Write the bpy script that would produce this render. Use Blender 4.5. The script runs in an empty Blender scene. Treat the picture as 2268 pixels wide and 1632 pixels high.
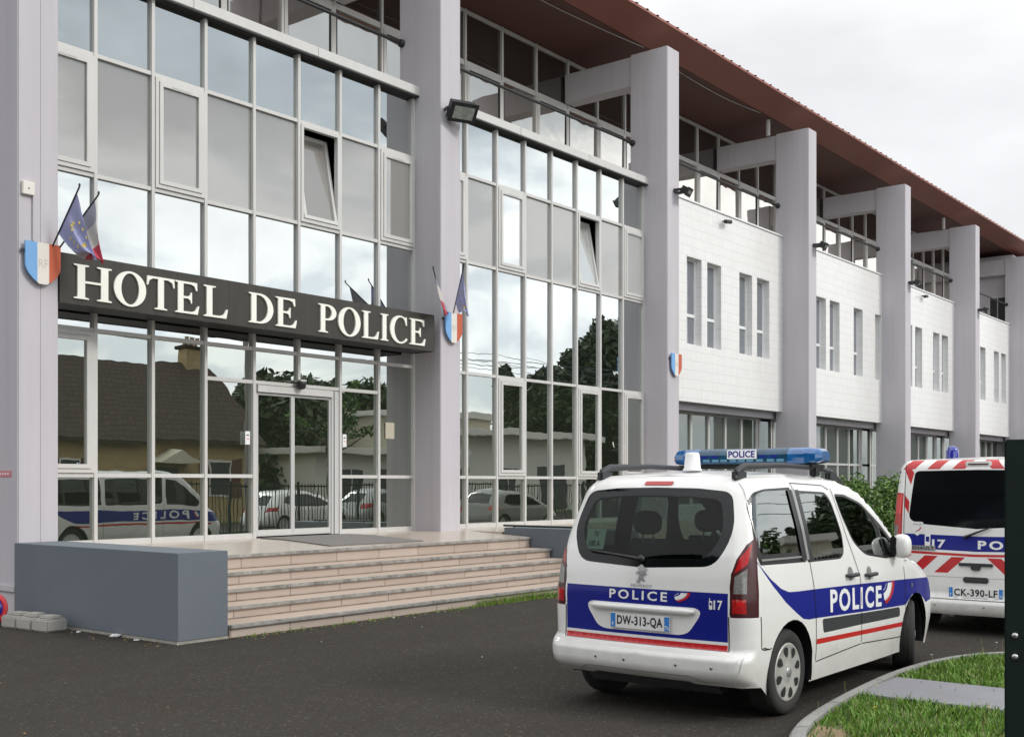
import bpy, bmesh, math, random
import numpy as np
from mathutils import Vector, Matrix
from mathutils.geometry import delaunay_2d_cdt, tessellate_polygon
R = math.radians
random.seed(7)
scene = bpy.context.scene
COL = scene.collection

# ------------------------------------------------------------------ camera
YAW = 38.375
cam = bpy.data.cameras.new("camera")
cam.sensor_width = 36.0
cam.lens = 36.0 * 2536.0 / 2268.0
cam.shift_y = (1068.0 - 816.0) / 2268.0
cam.clip_start = 0.1
cam.clip_end = 3000
camo = bpy.data.objects.new("camera", cam)
COL.objects.link(camo)
camo.location = (0, 0, 1.75)
camo.rotation_euler = (R(90), 0, R(YAW - 90))
scene.camera = camo

# ------------------------------------------------------------------ world and sun (bright overcast)
SUN_EL, SUN_AZ = 34.0, -74.0          # azimuth of the sun measured from +X towards +Y
sd = Vector((math.cos(R(SUN_EL)) * math.cos(R(SUN_AZ)), math.cos(R(SUN_EL)) * math.sin(R(SUN_AZ)), math.sin(R(SUN_EL))))
world = bpy.data.worlds.new("World")
scene.world = world
world.use_nodes = True
nt = world.node_tree
nt.nodes.clear()
def wn(t, **k):
    n = nt.nodes.new(t)
    for a, b in k.items(): setattr(n, a, b)
    return n
wl = nt.links.new
out = wn('ShaderNodeOutputWorld')
sky = wn('ShaderNodeTexSky', sky_type='NISHITA', sun_disc=False, sun_elevation=R(SUN_EL), sun_rotation=R(90 - SUN_AZ))
bg_sky = wn('ShaderNodeBackground'); bg_sky.inputs[1].default_value = 0.05
wl(sky.outputs[0], bg_sky.inputs[0])
tc = wn('ShaderNodeTexCoord')
sep = wn('ShaderNodeSeparateXYZ'); wl(tc.outputs['Generated'], sep.inputs[0])
mp = wn('ShaderNodeMapping'); mp.inputs['Scale'].default_value = (1.0, 1.0, 2.6)
wl(tc.outputs['Generated'], mp.inputs[0])
nz = wn('ShaderNodeTexNoise'); nz.inputs['Scale'].default_value = 3.4; nz.inputs['Detail'].default_value = 6; nz.inputs['Roughness'].default_value = .52
wl(mp.outputs[0], nz.inputs['Vector'])
def math_n(op, a, b=None, c=None, clamp=False):
    n = wn('ShaderNodeMath', operation=op, use_clamp=clamp)
    for i, v in enumerate((a, b, c)):
        if v is None: continue
        if isinstance(v, (int, float)): n.inputs[i].default_value = v
        else: wl(v, n.inputs[i])
    return n.outputs[0]
zz = sep.outputs['Z']
nse = math_n('SUBTRACT', nz.outputs['Fac'], 0.5)
# the cloud deck: a bright band low down, a darker blue-grey bank above it on the street side
hb = math_n('MULTIPLY_ADD', nse, 0.42, zz)
bank = wn('ShaderNodeMapRange', interpolation_type='SMOOTHSTEP')
bank.inputs['From Min'].default_value = 0.255; bank.inputs['From Max'].default_value = 0.335
wl(hb, bank.inputs['Value'])
bank_end = wn('ShaderNodeMapRange', interpolation_type='SMOOTHSTEP')
bank_end.inputs['From Min'].default_value = 0.50; bank_end.inputs['From Max'].default_value = 0.75
bank_end.inputs['To Min'].default_value = 1.0; bank_end.inputs['To Max'].default_value = 0.0
wl(hb, bank_end.inputs['Value'])
side = wn('ShaderNodeMapRange', interpolation_type='SMOOTHSTEP')
side.inputs['From Min'].default_value = 0.1; side.inputs['From Max'].default_value = -0.3
wl(sep.outputs['Y'], side.inputs['Value'])
bk = math_n('MULTIPLY', math_n('MULTIPLY', bank.outputs[0], bank_end.outputs[0]), side.outputs[0])
bright = wn('ShaderNodeMix', data_type='RGBA')
bright.inputs['A'].default_value = (1.50, 1.52, 1.53, 1)
bright.inputs['B'].default_value = (0.85, 0.855, 0.875, 1)
fr = wn('ShaderNodeMapRange', interpolation_type='SMOOTHSTEP'); fr.inputs['From Min'].default_value = -0.2; fr.inputs['From Max'].default_value = 0.25
wl(sep.outputs['Y'], fr.inputs['Value'])
lowfront = math_n('MULTIPLY', fr.outputs[0], math_n('SUBTRACT', 1.0, math_n('MULTIPLY_ADD', zz, 1.5, -0.45, True)))
wl(lowfront, bright.inputs['Factor'])
vary = wn('ShaderNodeMix', data_type='RGBA', blend_type='MULTIPLY'); vary.inputs['Factor'].default_value = 1.0
vv0 = math_n('MULTIPLY_ADD', nse, 0.62, 1.0)
west = wn('ShaderNodeMapRange', interpolation_type='SMOOTHSTEP')       # sky brightened behind the photographer to lift the left-facing sides
west.inputs['From Min'].default_value = 0.05; west.inputs['From Max'].default_value = -0.75
west.inputs['To Min'].default_value = 1.0; west.inputs['To Max'].default_value = 1.55
wl(sep.outputs['X'], west.inputs['Value'])
vv = math_n('MULTIPLY', vv0, west.outputs[0])
nz2 = wn('ShaderNodeTexNoise'); nz2.inputs['Scale'].default_value = 5.5; nz2.inputs['Detail'].default_value = 5; nz2.inputs['Distortion'].default_value = .6
wl(mp.outputs[0], nz2.inputs['Vector'])
patch = wn('ShaderNodeMapRange', interpolation_type='SMOOTHSTEP'); patch.inputs['From Min'].default_value = 0.47; patch.inputs['From Max'].default_value = 0.60; patch.inputs['To Max'].default_value = 0.8
wl(nz2.outputs['Fac'], patch.inputs['Value'])
blue = wn('ShaderNodeMix', data_type='RGBA'); blue.inputs['B'].default_value = (0.98, 1.07, 1.16, 1)
wl(math_n('MULTIPLY', patch.outputs[0], side.outputs[0]), blue.inputs['Factor']); wl(bright.outputs['Result'], blue.inputs['A'])
comb = wn('ShaderNodeCombineColor')
for i in range(3): wl(vv, comb.inputs[i])
wl(comb.outputs[0], vary.inputs['B']); wl(blue.outputs['Result'], vary.inputs['A'])
cl = wn('ShaderNodeMix', data_type='RGBA')
wl(bk, cl.inputs['Factor'])
wl(vary.outputs['Result'], cl.inputs['A'])
dk = wn('ShaderNodeMix', data_type='RGBA', blend_type='MULTIPLY'); dk.inputs['Factor'].default_value = 1
dk.inputs['A'].default_value = (0.60, 0.655, 0.71, 1)
vv2 = math_n('MULTIPLY_ADD', nse, 1.3, 1.0)
comb2 = wn('ShaderNodeCombineColor')
for i in range(3): wl(vv2, comb2.inputs[i])
wl(comb2.outputs[0], dk.inputs['B'])
wl(dk.outputs['Result'], cl.inputs['B'])
bg_cl = wn('ShaderNodeBackground'); bg_cl.inputs[1].default_value = 1.0
wl(cl.outputs['Result'], bg_cl.inputs[0])
mix = wn('ShaderNodeMixShader'); mix.inputs[0].default_value = 0.93
wl(bg_sky.outputs[0], mix.inputs[1]); wl(bg_cl.outputs[0], mix.inputs[2])
wl(mix.outputs[0], out.inputs[0])

sun = bpy.data.lights.new("sun", 'SUN'); sun.energy = 1.55; sun.angle = R(14); sun.color = (1, .965, .91)
suno = bpy.data.objects.new("sun", sun); COL.objects.link(suno)
suno.rotation_euler = (-sd).to_track_quat('-Z', 'Y').to_euler()
scene.view_settings.view_transform = 'Standard'
scene.view_settings.look = 'None'
scene.view_settings.exposure = 0.16
scene.view_settings.gamma = 1.0
scene.cycles.use_denoising = True
scene.cycles.max_bounces = 10
scene.cycles.transparent_max_bounces = 16
scene.cycles.sample_clamp_indirect = 6

# ------------------------------------------------------------------ materials
MATS = {}
def mat(name, col=(.5, .5, .5), rough=.5, metal=0., noise=None, bump=None, coat=0., spec=None, emit=None):
    m = bpy.data.materials.new(name); m.use_nodes = True
    n = m.node_tree.nodes; l = m.node_tree.links
    b = n['Principled BSDF']
    b.inputs['Base Color'].default_value = (*col, 1)
    b.inputs['Roughness'].default_value = rough
    b.inputs['Metallic'].default_value = metal
    b.inputs['Coat Weight'].default_value = coat
    if spec is not None: b.inputs['Specular IOR Level'].default_value = spec
    if emit: b.inputs['Emission Color'].default_value = (*emit[0], 1); b.inputs['Emission Strength'].default_value = emit[1]
    t = n.new('ShaderNodeTexCoord')
    if noise:                       # (scale, amount, second colour or None)
        for k, (sc, am, c2) in enumerate(noise if isinstance(noise, list) else [noise]):
            x = n.new('ShaderNodeTexNoise'); x.inputs['Scale'].default_value = 1 if isinstance(sc, tuple) else sc; x.inputs['Detail'].default_value = 6; x.inputs['Roughness'].default_value = .6
            if isinstance(sc, tuple):
                mp_ = n.new('ShaderNodeMapping'); mp_.inputs['Scale'].default_value = sc; l.new(t.outputs['Object'], mp_.inputs[0]); l.new(mp_.outputs[0], x.inputs['Vector'])
            else: l.new(t.outputs['Object'], x.inputs['Vector'])
            rm = n.new('ShaderNodeMapRange'); rm.inputs['From Min'].default_value = .35; rm.inputs['From Max'].default_value = .68
            l.new(x.outputs['Fac'], rm.inputs['Value'])
            mx = n.new('ShaderNodeMix'); mx.data_type = 'RGBA'
            prev = b.inputs['Base Color'].links[0].from_socket if b.inputs['Base Color'].is_linked else None
            if prev: l.new(prev, mx.inputs['A'])
            else: mx.inputs['A'].default_value = (*col, 1)
            c2 = c2 or tuple(c * .75 for c in col)
            mx.inputs['B'].default_value = (*c2, 1)
            mu = n.new('ShaderNodeMath'); mu.operation = 'MULTIPLY'; mu.inputs[1].default_value = am
            l.new(rm.outputs[0], mu.inputs[0]); l.new(mu.outputs[0], mx.inputs['Factor'])
            l.new(mx.outputs['Result'], b.inputs['Base Color'])
    if bump:                        # (scale, strength, distance)
        x = n.new('ShaderNodeTexNoise'); x.inputs['Scale'].default_value = bump[0]; x.inputs['Detail'].default_value = 5
        l.new(t.outputs['Object'], x.inputs['Vector'])
        bp = n.new('ShaderNodeBump'); bp.inputs['Strength'].default_value = bump[1]; bp.inputs['Distance'].default_value = bump[2]
        l.new(x.outputs['Fac'], bp.inputs['Height']); l.new(bp.outputs[0], b.inputs['Normal'])
    MATS[name] = m
    return m
def mirror_glass(name, base, gl, fac, wave, rough=.004):
    m = bpy.data.materials.new(name); m.use_nodes = True
    n = m.node_tree.nodes; l = m.node_tree.links
    n.clear()
    o = n.new('ShaderNodeOutputMaterial'); mx = n.new('ShaderNodeMixShader')
    d = n.new('ShaderNodeBsdfDiffuse'); d.inputs[0].default_value = (*base, 1)
    g = n.new('ShaderNodeBsdfGlossy'); g.inputs[0].default_value = (*gl, 1); g.inputs['Roughness'].default_value = rough
    fw_ = n.new('ShaderNodeLayerWeight'); fw_.inputs[0].default_value = .5
    fz = n.new('ShaderNodeMath'); fz.operation = 'POWER'; fz.inputs[1].default_value = 4.5; l.new(fw_.outputs['Facing'], fz.inputs[0])
    ad = n.new('ShaderNodeMath'); ad.operation = 'MULTIPLY_ADD'; ad.use_clamp = True; ad.inputs[1].default_value = .96 - fac * .9; ad.inputs[2].default_value = fac + .04
    t = n.new('ShaderNodeTexCoord'); x = n.new('ShaderNodeTexNoise'); x.inputs['Scale'].default_value = 1.25; x.inputs['Detail'].default_value = 2.0
    bp = n.new('ShaderNodeBump'); bp.inputs['Strength'].default_value = 1.0; bp.inputs['Distance'].default_value = wave
    l.new(t.outputs['Object'], x.inputs['Vector']); l.new(x.outputs['Fac'], bp.inputs['Height'])
    l.new(bp.outputs[0], g.inputs['Normal'])
    l.new(fz.outputs[0], ad.inputs[0]); l.new(ad.outputs[0], mx.inputs[0])
    sm = n.new('ShaderNodeTexNoise'); sm.inputs['Scale'].default_value = .8; sm.inputs['Detail'].default_value = 3; l.new(t.outputs['Object'], sm.inputs['Vector'])
    sr = n.new('ShaderNodeMapRange'); sr.inputs['From Min'].default_value = .35; sr.inputs['From Max'].default_value = .75; sr.inputs['To Min'].default_value = 1.03; sr.inputs['To Max'].default_value = .93; l.new(sm.outputs['Fac'], sr.inputs['Value'])
    mm = n.new('ShaderNodeMath'); mm.operation = 'MULTIPLY'; mm.use_clamp = True; l.new(ad.outputs[0], mm.inputs[0]); l.new(sr.outputs[0], mm.inputs[1]); l.new(mm.outputs[0], mx.inputs[0])
    l.new(d.outputs[0], mx.inputs[1]); l.new(g.outputs[0], mx.inputs[2]); l.new(mx.outputs[0], o.inputs[0])
    MATS[name] = m
def tint_glass(name, tint, fac, gl=(1, 1, 1)):
    m = bpy.data.materials.new(name); m.use_nodes = True
    n = m.node_tree.nodes; l = m.node_tree.links
    n.clear()
    o = n.new('ShaderNodeOutputMaterial'); mx = n.new('ShaderNodeMixShader')
    d = n.new('ShaderNodeBsdfTransparent'); d.inputs[0].default_value = (*tint, 1)
    g = n.new('ShaderNodeBsdfGlossy'); g.inputs[0].default_value = (*gl, 1); g.inputs['Roughness'].default_value = .01
    fw_ = n.new('ShaderNodeLayerWeight'); fw_.inputs[0].default_value = .5
    fz = n.new('ShaderNodeMath'); fz.operation = 'POWER'; fz.inputs[1].default_value = 4.5; l.new(fw_.outputs['Facing'], fz.inputs[0])
    ad = n.new('ShaderNodeMath'); ad.operation = 'MULTIPLY_ADD'; ad.use_clamp = True; ad.inputs[1].default_value = .96 - fac * .9; ad.inputs[2].default_value = fac + .04
    l.new(fz.outputs[0], ad.inputs[0]); l.new(ad.outputs[0], mx.inputs[0])
    l.new(d.outputs[0], mx.inputs[1]); l.new(g.outputs[0], mx.inputs[2]); l.new(mx.outputs[0], o.inputs[0])
    MATS[name] = m
def brick_mat(name, c1, c2, mortar, bw, rh, ms, plane='xz', offset=.5, rough=.5, spec=.5, var=None):
    m = mat(name, c1, rough, spec=spec)
    n = m.node_tree.nodes; l = m.node_tree.links; b = n['Principled BSDF']
    t = n.new('ShaderNodeTexCoord'); s = n.new('ShaderNodeSeparateXYZ'); c = n.new('ShaderNodeCombineXYZ')
    l.new(t.outputs['Object'], s.inputs[0])
    ad = n.new('ShaderNodeMath'); ad.operation = 'ADD'; l.new(s.outputs['X'], ad.inputs[0]); l.new(s.outputs['Y'], ad.inputs[1])
    l.new(ad.outputs[0] if plane == 'xyz' else s.outputs['X'], c.inputs[0]); l.new(s.outputs['Z'], c.inputs[1])
    k = n.new('ShaderNodeTexBrick'); k.offset = offset
    k.inputs['Color1'].default_value = (*c1, 1); k.inputs['Color2'].default_value = (*c2, 1); k.inputs['Mortar'].default_value = (*mortar, 1)
    k.inputs['Scale'].default_value = 1; k.inputs['Brick Width'].default_value = bw; k.inputs['Row Height'].default_value = rh; k.inputs['Mortar Size'].default_value = ms
    k.inputs['Mortar Smooth'].default_value = .2
    l.new(c.outputs[0], k.inputs['Vector'])
    x = n.new('ShaderNodeTexNoise'); x.inputs['Scale'].default_value = 2.2; x.inputs['Detail'].default_value = 5
    l.new(t.outputs['Object'], x.inputs['Vector'])
    rm = n.new('ShaderNodeMapRange'); rm.inputs['From Min'].default_value = .4; rm.inputs['From Max'].default_value = .75; rm.inputs['To Max'].default_value = .35
    l.new(x.outputs['Fac'], rm.inputs['Value'])
    mx = n.new('ShaderNodeMix'); mx.data_type = 'RGBA'; l.new(rm.outputs[0], mx.inputs['Factor'])
    l.new(k.outputs['Color'], mx.inputs['A']); mx.inputs['B'].default_value = (*(var or tuple(v * .82 for v in c1)), 1)
    l.new(mx.outputs['Result'], b.inputs['Base Color'])
    bp = n.new('ShaderNodeBump'); bp.inputs['Strength'].default_value = .35; bp.inputs['Distance'].default_value = .004; bp.invert = True
    l.new(k.outputs['Fac'], bp.inputs['Height']); l.new(bp.outputs[0], b.inputs['Normal'])

mat('lilac_render', (.570, .545, .574), .85, noise=[(.6, .3, (.49, .46, .495)), ((5, 5, .22), .35, (.44, .41, .43)), (9, .12, (.59, .56, .59))], bump=(90, .35, .004), spec=.2)
mat('white_alu', (.63, .62, .60), .42, noise=[(1.5, .4, (.53, .515, .485)), ((9, 9, .6), .3, (.50, .49, .46))])
mat('grey_alu', (.55, .55, .54), .4)
mat('dark_strip', (.02, .02, .02), .6)
mirror_glass('mirror_pane', (.018, .022, .018), (.93, .965, .955), .60, .0011)
mirror_glass('ground_pane', (.026, .032, .022), (.90, .95, .90), .50, .0013)
mirror_glass('blind_pane', (.275, .262, .24), (.93, .96, .97), .17, .0010, .012)
mirror_glass('white_pane', (.56, .56, .54), (.93, .96, .97), .42, .0012)  # white base paints in the bright sky these opening panes reflect
mirror_glass('green_pane', (.075, .09, .072), (.9, .96, .93), .10, .0016)
mirror_glass('upper_pane', (.06, .055, .05), (1, .965, .90), .56, .0030, .02)
mirror_glass('upper_dark_pane', (.030, .026, .023), (1, .97, .93), .16, .003, .02)
mirror_glass('slit_pane', (.16, .17, .185), (.93, .96, 1), .16, .001, .02)
brick_mat('white_tile', (.82, .81, .79), (.79, .78, .765), (.56, .55, .54), .135, .245, .0045, 'xyz', 0., .28, .5, (.70, .68, .655))
mat('white_cap', (.80, .80, .80), .4)
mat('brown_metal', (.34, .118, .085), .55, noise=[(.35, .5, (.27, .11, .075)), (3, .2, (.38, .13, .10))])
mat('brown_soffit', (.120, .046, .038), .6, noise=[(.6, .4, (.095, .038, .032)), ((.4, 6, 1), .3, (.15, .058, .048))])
mat('sign_black', (.050, .045, .038), .34, noise=[(1.3, .6, (.068, .060, .048)), ((14, 14, .8), .5, (.032, .029, .025))], spec=.35)
mat('sign_letter', (.90, .90, .82), .4, noise=(2.5, .15, (.74, .72, .6)))
brick_mat('stone', (.52, .435, .375), (.45, .37, .315), (.20, .15, .12), .86, .9, .007, 'xyz', .37, .55, .3, (.40, .315, .26))
mat('step_dirt', (.15, .125, .10), .9, noise=(6, .9, (.30, .25, .21)))
mat('stone_tread', (.50, .395, .32), .5, noise=[(1.2, .5, (.47, .38, .31)), (14, .3, (.52, .43, .36))])
mat('stone_nosing', (.40, .385, .365), .65, noise=[(7, 1.0, (.050, .053, .046)), (1.1, .65, (.42, .39, .36)), (28, .45, (.16, .16, .145))])
mat('stone_floor', (.52, .435, .365), .22, noise=[(.8, .4, (.48, .39, .33)), (8, .2, (.5, .42, .36))])
mat('concrete', (.40, .385, .35), .9, noise=[(3, .6, (.30, .29, .265)), (25, .4, (.46, .44, .41))], bump=(40, .3, .004))
mat('kerb_concrete', (.27, .27, .255), .9, noise=[(2.5, .7, (.17, .17, .155)), (40, .4, (.34, .335, .32))], bump=(60, .4, .004))
mat('slab_concrete', (.225, .225, .245), .92, noise=[(1.6, .6, (.17, .17, .18)), (70, .35, (.28, .28, .295))], bump=(90, .3, .003))
mat('block_paint', (.134, .156, .182), .7, noise=[(1.0, .6, (.110, .130, .152)), ((6, 6, .5), .35, (.155, .172, .19)), (20, .2, (.15, .17, .195))], bump=(60, .25, .003))
mat('block_base', (.37, .35, .30), .9, noise=(12, .7, (.2, .19, .16)))
def asphalt_mat():
    m = mat('asphalt', (.039, .0345, .029), .95, noise=[(.16, .8, (.052, .046, .0385)), (.9, .45, (.032, .028, .0235)), ((.5, 2.2, 1), .5, (.047, .043, .038)), (7, .25, (.052, .048, .043))], spec=.15)
    n = m.node_tree.nodes; l = m.node_tree.links; b = n['Principled BSDF']
    t = n.new('ShaderNodeTexCoord'); v = n.new('ShaderNodeTexVoronoi'); v.inputs['Scale'].default_value = 62
    l.new(t.outputs['Object'], v.inputs['Vector'])
    sp = n.new('ShaderNodeSeparateColor'); l.new(v.outputs['Color'], sp.inputs[0])
    rm = n.new('ShaderNodeMapRange'); rm.inputs['From Min'].default_value = 0; rm.inputs['From Max'].default_value = 1; rm.inputs['To Min'].default_value = .82; rm.inputs['To Max'].default_value = 1.20
    l.new(sp.outputs[0], rm.inputs['Value'])
    st = n.new('ShaderNodeMath'); st.operation = 'GREATER_THAN'; st.inputs[1].default_value = .975; l.new(sp.outputs[1], st.inputs[0])
    ad = n.new('ShaderNodeMath'); ad.operation = 'MULTIPLY_ADD'; ad.inputs[1].default_value = 1.2; l.new(st.outputs[0], ad.inputs[0]); l.new(rm.outputs[0], ad.inputs[2])
    prev = b.inputs['Base Color'].links[0].from_socket
    hs = n.new('ShaderNodeHueSaturation'); l.new(prev, hs.inputs['Color']); l.new(ad.outputs[0], hs.inputs['Value'])
    l.new(hs.outputs[0], b.inputs['Base Color'])
    bp = n.new('ShaderNodeBump'); bp.inputs['Strength'].default_value = .8; bp.inputs['Distance'].default_value = .006; l.new(v.outputs['Distance'], bp.inputs['Height']); bp.invert = True
    l.new(bp.outputs[0], b.inputs['Normal'])
asphalt_mat()
mat('soil', (.20, .14, .085), .95, noise=(8, .6, (.28, .21, .12)))
mat('lawn', (.060, .085, .022), .95, noise=(9, .7, (.11, .115, .04)))
mat('grass_a', (.105, .225, .020), .55); mat('grass_b', (.15, .29, .030), .55); mat('grass_c', (.22, .24, .07), .6); mat('grass_d', (.05, .11, .018), .55)
mat('leaf_a', (.085, .175, .026), .55); mat('leaf_b', (.15, .26, .045), .55); mat('leaf_c', (.045, .085, .018), .6)
mat('dark_leaf_a', (.022, .036, .012), .6); mat('dark_leaf_b', (.040, .060, .020), .6)
mat('bark', (.085, .062, .042), .9, noise=(14, .6, (.05, .038, .028)))
mat('flower_yellow', (.75, .55, .03), .6); mat('dry_leaf', (.36, .24, .06), .8); mat('dark_green_paint', (.002, .013, .010), .55, noise=(1.5, .4, (.003, .018, .013)), bump=(50, .15, .002))
mat('steel', (.5, .5, .48), .35, .9)
mat('black_metal', (.025, .025, .028), .45)
mat('lamp_glass', (.24, .26, .235), .12, spec=.8, noise=(9, .8, (.5, .53, .48)))
mat('shield_blue', (.17, .39, .72), .45, noise=(6, .2, (.22, .44, .74))); mat('shield_white', (.78, .74, .68), .5, noise=(9, .3, (.66, .60, .52))); mat('shield_red', (.56, .105, .040), .5, noise=(6, .25, (.48, .13, .06)))
mat('flag_navy', (.33, .34, .56), .8, noise=(5, .3, (.40, .39, .55))); mat('flag_white', (.62, .585, .54), .85, noise=(6, .4, (.46, .44, .42))); mat('flag_red', (.52, .07, .10), .8, noise=(5, .3, (.42, .05, .09))); mat('flag_star', (.62, .48, .10), .8)
mat('flag_blue', (.30, .30, .36), .85)
# vehicle paints
mat('car_white', (.80, .79, .77), .32, coat=.6, noise=[(1.4, .16, (.70, .685, .655)), (5, .08, (.66, .64, .60))])
mat('car_blue', (.004, .010, .205), .4, coat=.12, spec=.3)
mat('car_red', (.50, .010, .014), .38, coat=.3)
mat('car_plastic', (.030, .032, .036), .55, noise=(30, .3, (.042, .044, .048)))
mat('car_black', (.010, .010, .012), .35)
mat('rear_frit', (.004, .005, .006), .10, spec=.3)
tint_glass('rear_glass', (.27, .34, .30), -.026)
tint_glass('side_glass', (.46, .55, .49), .20, (.95, 1, .98))
tint_glass('dark_glass', (.03, .035, .035), .02)
mat('tyre', (.022, .021, .020), .8, noise=(8, .5, (.036, .034, .031)), bump=(40, .2, .003))
mat('wheel_silver', (.50, .49, .46), .38, .35, noise=(12, .3, (.40, .385, .35)))
mat('wheel_hole', (.010, .010, .010), .7)
mat('cabin_dark', (.020, .021, .022), .85); mat('seat_cloth', (.035, .036, .040), .9)
mat('lamp_red', (.46, .008, .010), .2, coat=.5, noise=(60, .5, (.26, .004, .006))); mat('lamp_dark_red', (.050, .004, .006), .3, coat=.15)
mat('lamp_clear', (.24, .235, .22), .15, coat=.5, noise=(70, .8, (.10, .095, .09))); mat('lamp_bright', (.62, .008, .008), .15, coat=.8)
mat('plate_white', (.78, .78, .76), .35); mat('plate_blue', (.04, .22, .60), .35); mat('ink', (.012, .012, .014), .4); mat('reflective_white', (.80, .80, .80), .35); mat('chrome', (.42, .42, .42), .25, .85); mat('badge_grey', (.36, .36, .35), .3, .5)
mat('bar_blue', (.004, .040, .085), .2, coat=.35, noise=(6, .7, (.014, .10, .19))); mat('bar_light', (.13, .29, .42), .15, coat=.6); mat('bar_end', (.008, .085, .27), .08, coat=1., noise=(9, .6, (.03, .18, .42)))
mat('beacon_blue', (.02, .025, .26), .1, coat=1.)
mat('paper', (.80, .80, .79), .7); mat('pale_paper', (.82, .90, .84), .7); mat('sticker_red', (.62, .20, .25), .6); mat('mat_grey', (.21, .195, .185), .95, noise=(50, .4, (.11, .105, .1)))
mat('grey_paint', (.22, .215, .20), .3, coat=.6); mat('silver_paint', (.40, .40, .40), .3, coat=.6, metal=.2)
brick_mat('house_brick', (.40, .30, .155), (.34, .25, .13), (.30, .24, .15), .6, .3, .02, 'xyz', .5, .9, .2)
brick_mat('roof_tile', (.058, .038, .028), (.045, .030, .023), (.02, .015, .012), .3, .22, .02, 'xyz', .5, .8, .3)
mat('house_cream', (.50, .46, .36), .8); mat('house_white', (.62, .60, .56), .8); mat('house_dark', (.03, .03, .035), .3); mat('shutter_brown', (.09, .035, .022), .6); mat('low_wall_tan', (.34, .29, .21), .85); mat('pole_grey', (.22, .20, .19), .8)
M = MATS

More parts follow.
